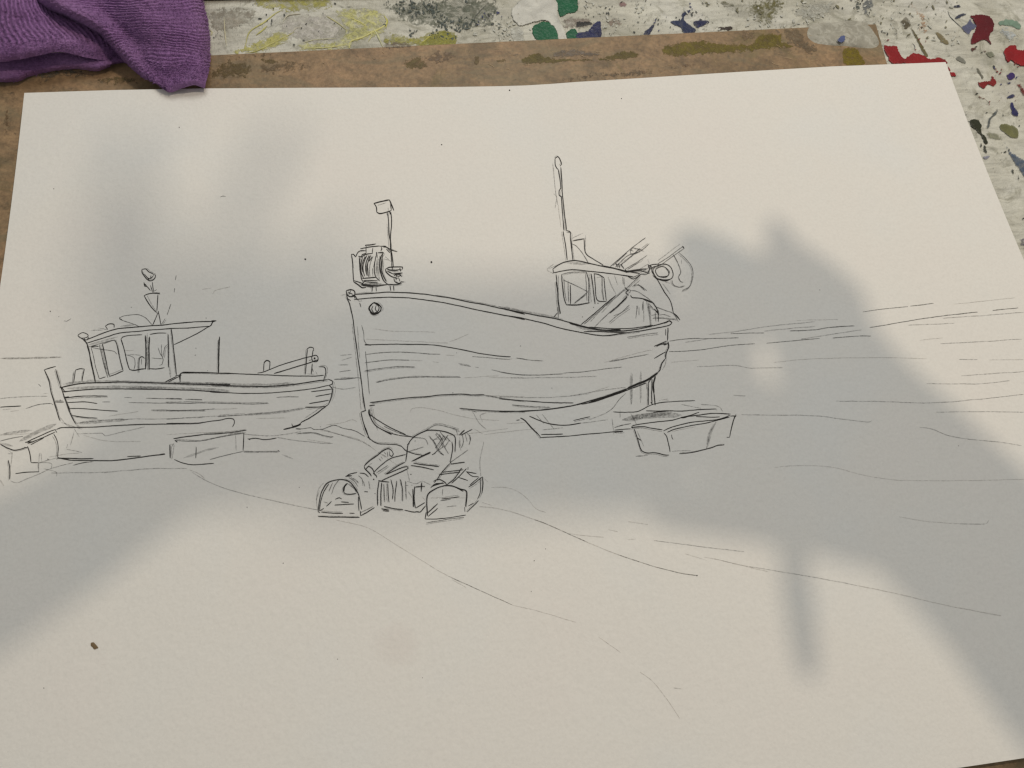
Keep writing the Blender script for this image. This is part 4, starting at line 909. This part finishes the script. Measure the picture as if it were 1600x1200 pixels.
def build_drawing(name, groups):
    buf = {}
    rg = random.Random(len(name))
    for (q, text) in groups:
        strokes = text.split(';')
        if name.endswith('_drawing'):            # pencil setting-out lines beside the ink
            ghosts = []
            for st in strokes:
                tk = st.split()
                if tk and tk[0][0] == 'i' and len(tk) >= 5 and rg.random() < .42:
                    nb = [float(x) for x in tk[1:]]
                    if abs(nb[0] - nb[-2]) + abs(nb[1] - nb[-1]) > 14 * q[2]:
                        ox, oy = rg.uniform(-2.6, 2.6) * q[2], rg.uniform(-2.6, 2.6) * q[2]
                        ghosts.append('p1.8 ' + ' '.join('%g' % (x + (ox if i % 2 == 0 else oy)) for i, x in enumerate(nb)))
            strokes = ghosts + strokes
        for st in strokes:
            tk = st.split()
            if not tk:
                continue
            kd = tk[0][0]
            wd = float(tk[0][1:]) if len(tk[0]) > 1 else {'i': 2.0, 'p': 2.0, 'q': 4.0, 's': 1.8, 'o': 2.0, 'd': 2.0}[kd]
            nums = [float(t) for t in tk[1:]]
            mk = {'i': 0, 'o': 0, 'd': 0, 'p': 1, 'q': 2, 's': 3}[kd]
            if kd == 'i' and (wd < 1.9 or name == 'horizon_line'):
                mk = 4
            Vv, Fv = buf.setdefault(mk, ([], []))
            LIFT[0] += 1
            lift = .00004 + (LIFT[0] % 900) * 1.2e-7
            k0 = len(Vv)
            if kd == 'd':
                cx, cy, r = q[0] + nums[0] / q[2], q[1] + nums[1] / q[2], nums[2] / q[2]
                r = max(r * .8, .55)
                m = 9
                an = np.arange(m) * 2 * math.pi / m
                rr = r * rng.uniform(.75, 1.2, m)
                P = on_paper(np.append(cx + rr * np.cos(an), cx), np.append(cy + rr * np.sin(an), cy), lift)
                Vv += list(P)
                Fv += [(k0 + m, k0 + (k + 1) % m, k0 + k) for k in range(m)]
                continue
            if kd == 'o':
                cx, cy, rx, ry, turns = nums[:5]
                n = 22
                a0 = rng.uniform(0, 6)
                pl = [(q[0] + (cx + rx * (1 + .13 * mnoise.noise((t * .8, a0, 0)) + .10 * math.sin(2 * t + a0)) * math.cos(t + a0)) / q[2],
                       q[1] + (cy + ry * (1 + .13 * mnoise.noise((t * .8, a0, 4)) + .08 * math.cos(3 * t)) * math.sin(t + a0)) / q[2]) for t in np.linspace(0, turns * 2 * math.pi, n)]
            else:
                pl = [(q[0] + nums[i] / q[2], q[1] + nums[i + 1] / q[2]) for i in range(0, len(nums) - 1, 2)]
            P = catmull(pl, 2.2)
            n = len(P)
            if n < 2:
                continue
            ph = rng.uniform(0, 100)
            T = np.gradient(P, axis=0)
            T /= np.linalg.norm(T, axis=1)[:, None] + 1e-9
            Nn = np.stack([-T[:, 1], T[:, 0]], 1)
            wob = np.array([mnoise.noise((i * .09 + ph, 0, 0)) * .55 + mnoise.noise((i * .4 + ph, 5, 0)) * .22 for i in range(n)])
            P = P + Nn * wob[:, None]
            vw = np.array([1 + .28 * mnoise.noise((i * .13 + ph, 9, 0)) + .12 * mnoise.noise((i * .6 + ph, 3, 0)) for i in range(n)])
            tp = np.minimum(np.arange(n), np.arange(n)[::-1]) / 3.0
            vw *= np.clip(.55 + tp, 0, 1) if kd != 'q' else np.clip(.2 + tp * .5, 0, 1)
            hw = wd * .5 * (1.0 if kd == 'q' else WSCALE) * vw
            A = on_paper(P[:, 0] + Nn[:, 0] * hw, P[:, 1] + Nn[:, 1] * hw, lift)
            B = on_paper(P[:, 0] - Nn[:, 0] * hw, P[:, 1] - Nn[:, 1] * hw, lift)
            for a_, b_ in zip(A, B):
                Vv += [a_, b_]
            for k in range(n - 1):
                Fv.append((k0 + 2 * k, k0 + 2 * k + 2, k0 + 2 * k + 3, k0 + 2 * k + 1))
    me = bpy.data.meshes.new(name)
    V, Fc, mi = [], [], []
    order = sorted(buf)
    for slot, mk in enumerate(order):
        o = len(V)
        V += [tuple(map(float, v)) for v in buf[mk][0]]
        Fc += [tuple(o + i for i in f) for f in buf[mk][1]]
        mi += [slot] * len(buf[mk][1])
    me.from_pydata(V, [], Fc)
    for mk in order:
        me.materials.append((INK, PEN, SOFT, SEPIA, THIN)[mk])
    me.polygons.foreach_set('material_index', mi)
    return link(name, me, None, paper)

WSCALE = 0.64
LBL = {'small_boat_drawing': 'small fishing boat with a wheelhouse drawn in black ink, left half of the sheet',
       'large_boat_drawing': 'large fishing boat with a net reel on the bow drawn in black ink',
       'harbour_block_drawing': 'stone blocks drawn in ink under the small boat',
       'lobster_pot_drawing': 'heap of lobster pots drawn in ink at the large boat\'s bow',
       'slipway_sled_drawing': 'sled and block drawn in ink under the large boat\'s stern',
       'horizon_line': 'pencil and ink lines of sea and horizon, right of the large boat'}
for k, v in DRAW.items():
    if k in ('speck', 'beach_line', 'foreground_line', 'sand_line'):
        for q, text in v:                        # every line or speck stands alone here
            for st in text.split(';'):
                if st.strip():
                    build_drawing(k, [(q, st)])
        continue
    WSCALE = 0.60 if k == 'horizon_line' else 0.64
    o = build_drawing(k, v)
    if k in LBL:
        o['label'] = LBL[k]

# brown fleck and a faint lens flare painted onto the sheet
def paper_spot(cx, cy, rx, ry, rot, mat, name, n=26, jit=.15, lift=.0002, soft=False):
    ring = []
    for sc in ((1.0, .75, .4) if soft else (1.0,)):
        for k in range(n):
            t = 2 * math.pi * k / n
            j = 1 + jit * mnoise.noise((math.cos(t) * 1.5, math.sin(t) * 1.5, cx))
            a_, b_ = rx * sc * j * math.cos(t), ry * sc * j * math.sin(t)
            ring.append((cx + a_ * math.cos(rot) - b_ * math.sin(rot), cy + a_ * math.sin(rot) + b_ * math.cos(rot)))
    ring.append((cx, cy))
    ring = np.array(ring)
    P = on_paper(ring[:, 0], ring[:, 1], lift)
    rr = len(ring) // n
    if not soft:
        P[-1][2] += .0003
    Fc = []
    for r_ in range(rr - 1):
        for k in range(n):
            Fc.append((r_ * n + (k + 1) % n, r_ * n + k, (r_ + 1) * n + k, (r_ + 1) * n + (k + 1) % n))
    for k in range(n):
        Fc.append(((rr - 1) * n + (k + 1) % n, (rr - 1) * n + k, len(ring) - 1))
    o = mesh(name, P, Fc, mat, paper)
    at = o.data.attributes.new('edge', 'FLOAT', 'POINT')
    at.data.foreach_set('value', [0.0 if i < n else (.5 if i < 2 * n and soft else 1.0) for i in range(len(ring))])
    return o
paper_spot(147, 1009, 7, 4, .75, mat_plain('brown_crumb', lin(110, 92, 66, 1.3), .8), 'paint_fleck', jit=.4)

def mat_flare_tint():
    m, nt, b = newmat('lens_flare_tint')
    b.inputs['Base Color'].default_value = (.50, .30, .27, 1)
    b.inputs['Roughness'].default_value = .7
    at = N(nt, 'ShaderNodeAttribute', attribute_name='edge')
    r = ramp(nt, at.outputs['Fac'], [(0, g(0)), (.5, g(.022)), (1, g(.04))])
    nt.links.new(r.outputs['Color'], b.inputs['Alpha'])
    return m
paper_spot(620, 1008, 40, 38, 0, mat_flare_tint(), 'lens_flare_spot', n=40, jit=.15, lift=.00018, soft=True)  # lens flare put in as a pinkish tint, no mark of the paper


# ------------------------------------------------------------------ purple towel
MTOW = mat_towel()
def patch(ctrl, nu, nv, rib, thick=.0022, k=4.0):
    """control rows of (zoom x, zoom y, height mm) -> dense ribbed cloth patch with thickness"""
    G = np.array([[np.append(on_plane(c[0] / k, c[1] / k, ZB + c[2] * .001), 0)[:3] for c in row] for row in ctrl])
    def cr(A, n):
        m = len(A)
        out = []
        for t in np.linspace(0, m - 1, n):
            i = min(int(t), m - 2)
            f = t - i
            p1, p2 = A[i], A[i + 1]
            p0 = A[i - 1] if i else 2 * p1 - p2
            p3 = A[i + 2] if i + 2 < m else 2 * p2 - p1
            out.append(.5 * (2 * p1 + (p2 - p0) * f + (2 * p0 - 5 * p1 + 4 * p2 - p3) * f * f + (3 * p1 - p0 - 3 * p2 + p3) * f ** 3))
        return np.array(out)
    A = cr(G, nv)                                   # rows
    A = np.swapaxes(cr(np.swapaxes(A, 0, 1), nu), 0, 1)
    du = np.gradient(A, axis=1)
    dv = np.gradient(A, axis=0)
    Nn = np.cross(dv, du)
    Nn /= np.linalg.norm(Nn, axis=2)[..., None] + 1e-12
    Nn *= np.where(Nn[..., 2:3].mean() < 0, -1, 1)
    U, Vv = np.meshgrid(np.linspace(0, 1, nu), np.linspace(0, 1, nv))
    h = np.zeros((nv, nu))
    col = np.zeros((nv, nu))
    for j in range(nv):
        for i in range(nu):
            hh, cc = rib(U[j, i], Vv[j, i], A[j, i])
            h[j, i] = hh
            col[j, i] = cc
    top = A + Nn * h[..., None]
    bot = A - Nn * thick
    V = np.concatenate([top.reshape(-1, 3), bot.reshape(-1, 3)])
    V[:, 2] = np.maximum(V[:, 2], ZTAB + .0004)
    n = nu * nv
    Fc = []
    for j in range(nv - 1):
        for i in range(nu - 1):
            a_ = j * nu + i
            Fc.append((a_, a_ + nu, a_ + nu + 1, a_ + 1))
            Fc.append((n + a_, n + a_ + 1, n + a_ + nu + 1, n + a_ + nu))
    for j in range(nv - 1):
        for i in (0, nu - 1):
            a_ = j * nu + i
            Fc.append((a_, n + a_, n + a_ + nu, a_ + nu))
    for i in range(nu - 1):
        for j in (0, nv - 1):
            a_ = j * nu + i
            Fc.append((a_, n + a_, n + a_ + 1, a_ + 1))
    return V, Fc, np.concatenate([col.ravel(), np.full(n, .3)])

def fuzz(p, s=2600, a=.00022):
    return a * mnoise.noise((p[0] * s, p[1] * s, p[2] * s)) + .0005 * mnoise.noise((p[0] * 260, p[1] * 260, p[2] * 260))

def rib_right(u, v, p):
    hem = min(1, max(0, (u - .08) / .05)) * min(1, max(0, (.93 - v) / .02))
    bend = .03 * math.sin(u * 3.0) + .16 * max(0, u - .55) ** 1.5 * (1 - v) ** .7 + .045 * mnoise.noise((u * 3, v * 4, 0)) + .011 * mnoise.noise((u * 12, v * 14, 0)) + .004 * mnoise.noise((u * 40, v * 40, 3))
    ph = 2 * math.pi * 36 * (v + bend)
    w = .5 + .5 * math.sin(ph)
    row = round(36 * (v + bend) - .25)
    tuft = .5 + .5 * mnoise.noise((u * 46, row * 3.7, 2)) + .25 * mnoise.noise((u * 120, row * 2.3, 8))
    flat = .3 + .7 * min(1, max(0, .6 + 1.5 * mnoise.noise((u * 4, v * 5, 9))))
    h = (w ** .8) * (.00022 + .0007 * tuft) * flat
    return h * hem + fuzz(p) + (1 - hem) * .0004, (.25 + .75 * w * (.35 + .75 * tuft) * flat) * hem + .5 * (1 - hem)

def rib_left(u, v, p):
    hem = min(1, max(0, (.70 - v) / .04))
    bend = .03 * mnoise.noise((u * 5, v * 4, 1)) + .006 * mnoise.noise((u * 20, v * 18, 1))
    ph = 2 * math.pi * 26 * (u + bend)
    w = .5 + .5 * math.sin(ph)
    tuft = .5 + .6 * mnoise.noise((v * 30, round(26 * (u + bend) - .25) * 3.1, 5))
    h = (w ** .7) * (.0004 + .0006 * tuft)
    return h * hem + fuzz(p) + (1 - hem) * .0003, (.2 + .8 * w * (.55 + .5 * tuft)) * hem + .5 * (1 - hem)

def rib_none(u, v, p):
    return fuzz(p, 2000, .0003), .45

right_lobe = [
 [(60, -110, 6), (330, -120, 24), (600, -110, 17), (860, -120, 24), (1080, -110, 19), (1240, -110, 13), (1275, -110, -2)],
 [(150, 5, 6), (330, 0, 23), (600, 10, 16), (860, 0, 22), (1080, 0, 18), (1225, 0, 12), (1268, 5, -2)],
 [(420, 122, 5), (500, 95, 21), (680, 100, 15), (880, 90, 20), (1090, 100, 17), (1248, 110, 11), (1292, 120, -2)],
 [(590, 198, 5), (640, 180, 17), (770, 190, 13), (930, 190, 17), (1110, 200, 15), (1262, 210, 10), (1309, 220, -1)],
 [(690, 292, 4), (735, 275, 13), (840, 280, 11), (970, 290, 13), (1130, 300, 12), (1264, 310, 9), (1313, 320, 1)],
 [(790, 392, 4), (830, 378, 11), (910, 385, 9.5), (1010, 395, 11), (1140, 400, 10.5), (1254, 405, 9.5), (1307, 412, 3)],
 [(895, 480, 6), (922, 468, 9.5), (985, 466, 9), (1055, 464, 9.5), (1148, 456, 10.5), (1238, 456, 11), (1298, 470, 7)],
 [(1005, 530, 8.6), (1022, 538, 9.6), (1050, 553, 9.8), (1082, 546, 10), (1118, 526, 11), (1200, 505, 12), (1284, 522, 10)],
]
left_lobe = [
 [(-200, -130, 22), (0, -130, 24), (160, -120, 20), (320, -90, 12), (480, -60, 4)],
 [(-200, 20, 21), (20, 20, 23), (190, 50, 18), (350, 85, 11), (560, 120, 3)],
 [(-200, 120, 18), (40, 120, 20), (240, 125, 16), (450, 150, 11), (680, 195, 3)],
 [(-200, 220, 15), (60, 215, 17), (290, 200, 15), (520, 220, 11), (730, 265, 3)],
 [(-200, 300, 13), (80, 290, 15), (320, 245, 14.5), (540, 265, 11), (740, 320, 3)],
 [(-200, 350, 12), (90, 335, 13.5), (340, 280, 13.5), (545, 310, 10), (720, 355, 3)],
 [(-200, 408, 9), (90, 375, 10.5), (360, 325, 11), (540, 360, 8), (700, 385, 3)],
]
lower_fold = [
 [(-200, 330, 7), (60, 320, 7), (240, 330, 6), (420, 330, 6), (620, 340, 5), (800, 335, 2)],
 [(-200, 430, 6), (80, 410, 6), (220, 390, 5), (430, 385, 5), (620, 395, 5), (780, 380, 2)],
 [(-200, 480, 4), (90, 480, 4.5), (215, 440, 3.5), (430, 415, 3.5), (600, 425, 4), (700, 400, 2.5)],
 [(-200, 516, 1), (90, 510, 1), (205, 472, 1), (420, 432, 1), (620, 442, 1), (688, 420, 1)],
]
V, Fc, K = [], [], []
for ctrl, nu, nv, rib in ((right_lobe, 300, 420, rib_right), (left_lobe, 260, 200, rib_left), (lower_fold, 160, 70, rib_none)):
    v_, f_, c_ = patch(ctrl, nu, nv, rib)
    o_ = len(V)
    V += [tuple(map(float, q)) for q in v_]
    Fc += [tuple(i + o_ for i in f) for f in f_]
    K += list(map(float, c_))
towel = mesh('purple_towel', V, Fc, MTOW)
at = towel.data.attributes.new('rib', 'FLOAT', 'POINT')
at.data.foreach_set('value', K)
bm = bmesh.new()
bm.from_mesh(towel.data)
bmesh.ops.recalc_face_normals(bm, faces=bm.faces)
bm.to_mesh(towel.data)
bm.free()
# short towelling pile standing off the cloth
rp = random.Random(5)
tri_v, tri_f = [], []
VT = np.array(V)
me_n = np.zeros_like(VT)
fa = np.array([f[:3] for f in Fc])
fn = np.cross(VT[fa[:, 1]] - VT[fa[:, 0]], VT[fa[:, 2]] - VT[fa[:, 0]])
for _ in range(34000):
    k = rp.randrange(len(fa))
    p = VT[fa[k, 0]] + (VT[fa[k, 1]] - VT[fa[k, 0]]) * rp.random()
    nrm = fn[k] / (np.linalg.norm(fn[k]) + 1e-15)
    if nrm[2] < 0:
        nrm = -nrm
    dr = nrm * rp.uniform(.3, 1) + np.array([rp.uniform(-1, 1), rp.uniform(-1, 1), rp.uniform(-.2, .6)]) * .9
    dr /= np.linalg.norm(dr)
    ln = rp.uniform(.0004, .0013)
    sd = np.cross(dr, [rp.uniform(-1, 1), rp.uniform(-1, 1), rp.uniform(-1, 1)])
    sd *= .00007 / (np.linalg.norm(sd) + 1e-12)
    k0 = len(tri_v)
    bend_ = np.array([rp.uniform(-1, 1), rp.uniform(-1, 1), 0]) * ln * .4
    tri_v += [tuple(p - sd), tuple(p + sd), tuple(p + dr * ln * .6 + sd * .7), tuple(p + dr * ln + bend_)]
    tri_f += [(k0, k0 + 1, k0 + 2), (k0, k0 + 2, k0 + 3)]
pile = mesh('towel_pile', tri_v, tri_f, MTOW, towel)
pa = pile.data.attributes.new('rib', 'FLOAT', 'POINT')
pa.data.foreach_set('value', [.7] * len(pile.data.vertices))
pile['kind'] = 'stuff'
tag(towel, 'crumpled purple ribbed microfibre towel draped over the top left corner of the board', 'towel')


# ------------------------------------------------------------------ the photographer's hands and phone, behind the lens
def shade_point(u, v, back):
    """where something must stand, 'back' metres behind the lens, to shade photo pixel (u, v) from the bulb"""
    P = on_plane(u, v, -.004)
    L_ = np.array(LAMP)
    d_ = L_ - P
    s = (np.dot(CAM + BACK * back - P, BACK)) / np.dot(d_, BACK)
    return P + d_ * s
def px_at(u, v, back):
    """metres per photo pixel there"""
    return float(np.linalg.norm(shade_point(u - 20, v, back) - shade_point(u + 20, v, back))) / 40

phone_c = [shade_point(u, v, b_) for u, v, b_ in ((455, 425, .26), (1085, 408, .10), (1095, 772, .08), (470, 790, .24))]
bm = bmesh.new()
lo = [bm.verts.new(tuple(p)) for p in phone_c]
hi = [bm.verts.new(tuple(p + BACK * .008)) for p in phone_c]
bm.faces.new(lo)
bm.faces.new(hi[::-1])
for i in range(4):
    j = (i + 1) % 4
    bm.faces.new((lo[j], lo[i], hi[i], hi[j]))
bmesh.ops.recalc_face_normals(bm, faces=bm.faces)
vert_edges = [e for e in bm.edges if (e.verts[0] in lo) != (e.verts[1] in lo)]
bmesh.ops.bevel(bm, geom=vert_edges, offset=.009, segments=6, affect='EDGES', profile=.5)
bmesh.ops.bevel(bm, geom=[e for e in bm.edges if len(e.link_faces) == 2 and e.calc_face_angle(0) > 1.2], offset=.0015, segments=2, affect='EDGES')
me = bpy.data.meshes.new('phone')
bm.to_mesh(me)
bm.free()
phone = link('phone', me, mat_plain('black_phone_case', (.03, .03, .035, 1), .35))
tag(phone, 'black phone held level above the sheet, seen only by its broad shadow', 'phone')

def limb(chain, V, Fc, back, seg=14):
    """tapered closed tube with rounded ends through (u, v, radius px)"""
    P = []
    for c in chain:
        bk = back + c[2] * .00017 * .5 + (c[3] if len(c) > 3 else 0)
        P.append(np.append(shade_point(c[0], c[1], bk), c[2] * px_at(c[0], c[1], bk)))
    Q = catmull(P, .004)
    t0 = Q[1, :3] - Q[0, :3]
    t0 /= np.linalg.norm(t0)
    t1 = Q[-1, :3] - Q[-2, :3]
    t1 /= np.linalg.norm(t1)
    rows = []
    for a_ in (80, 55, 28):
        r = math.radians(a_)
        rows.append((Q[0, :3] - t0 * Q[0, 3] * math.sin(r), Q[0, 3] * math.cos(r), t0))
    T = np.gradient(Q[:, :3], axis=0)
    for q, t in zip(Q, T):
        rows.append((q[:3], q[3], t / (np.linalg.norm(t) + 1e-9)))
    for a_ in (28, 55, 80):
        r = math.radians(a_)
        rows.append((Q[-1, :3] + t1 * Q[-1, 3] * math.sin(r), Q[-1, 3] * math.cos(r), t1))
    k0 = len(V)
    for c, r, t in rows:
        s = np.cross(BACK, t)
        s /= np.linalg.norm(s) + 1e-9
        b = np.cross(t, s)
        for k in range(seg):
            an = 2 * math.pi * k / seg
            V.append(tuple(c + s * math.cos(an) * r + b * math.sin(an) * r * .8))
    m = len(rows)
    for i in range(m - 1):
        for k in range(seg):
            a_ = k0 + i * seg + k
            b_ = k0 + i * seg + (k + 1) % seg
            Fc.append((a_, b_, b_ + seg, a_ + seg))
    Fc.append(tuple(k0 + k for k in range(seg))[::-1])
    Fc.append(tuple(k0 + (m - 1) * seg + k for k in range(seg)))

LEFT = [
 [(-330, 1075, 150), (-120, 960, 135), (60, 860, 112), (200, 765, 100), (300, 690, 100)],          # forearm and wrist
 [(240, 720, 98), (285, 620, 112), (290, 530, 92), (290, 470, 66)],                               # palm
 [(340, 720, 95), (450, 690, 80), (560, 640, 60)],                                                   # heel of the hand against the phone
 [(215, 570, 74), (160, 440, 46), (178, 320, 36), (206, 225, 30)],                                   # little finger
 [(245, 520, 50), (228, 440, 40), (232, 380, 34), (240, 340, 30)],                                   # ring finger
 [(310, 500, 50), (350, 400, 36), (400, 290, 30), (440, 200, 28)],                                   # middle finger
 [(360, 500, 55), (440, 430, 40), (520, 380, 30), (560, 340, 24)],                                   # index finger
 [(330, 620, 80), (420, 570, 62), (500, 560, 46), (580, 590, 30)],                                   # thumb
]
RIGHT = [
 [(1900, 1230, 190), (1720, 1075, 172), (1560, 900, 148), (1440, 775, 142), (1370, 690, 128)],       # forearm and wrist
 [(1390, 720, 132), (1318, 610, 106), (1280, 525, 80), (1250, 450, 56)],                             # back of the hand
 [(1290, 480, 60), (1245, 425, 44), (1214, 385, 26), (1208, 358, 19)],                               # raised index finger
 [(1280, 490, 62), (1200, 478, 58), (1130, 430, 58), (1098, 400, 46), (1082, 385, 36)],               # middle finger over the phone's edge
 [(1340, 680, 105), (1270, 672, 72), (1180, 674, 70), (1090, 672, 66)],                               # ring finger
 [(1320, 790, 100), (1230, 800, 62), (1150, 795, 52), (1090, 800, 40), (1030, 806, 24)],                                # little finger
 [(1300, 770, 60), (1240, 835, 30), (1238, 900, 26), (1246, 970, 26), (1256, 1045, 22)],              # thumb hanging below
 [(1130, 500, 52), (1122, 600, 56), (1105, 700, 52)],
]
SKIN = mat_plain('skin', (.50, .30, .22, 1), .55)
V, Fc = [], []
for i, ch in enumerate(LEFT):
    limb(ch, V, Fc, (.07, .15, .12, .21, .21, .21, .23, .21)[i])
for ch in RIGHT:
    limb(ch, V, Fc, .028)
# upper arms and shoulders tie both hands to one body
limb([(-330, 1075, 150, .04), (-420, 1500, 190, .20), (0, 1950, 260, .24), (760, 2150, 330, .26), (1500, 2050, 280, .22), (2050, 1650, 200, .10), (1900, 1230, 190, 0)], V, Fc, .028)
person = mesh('person', V, Fc, SKIN)
rm = person.modifiers.new('continuous', 'REMESH')
rm.mode = 'VOXEL'
rm.voxel_size = .0022
rm.use_smooth_shade = True
sm = person.modifiers.new('smooth', 'SMOOTH')
sm.factor = .5
sm.iterations = 4
tag(person, 'person bending over the table, both hands holding a phone above the sheet', 'person')
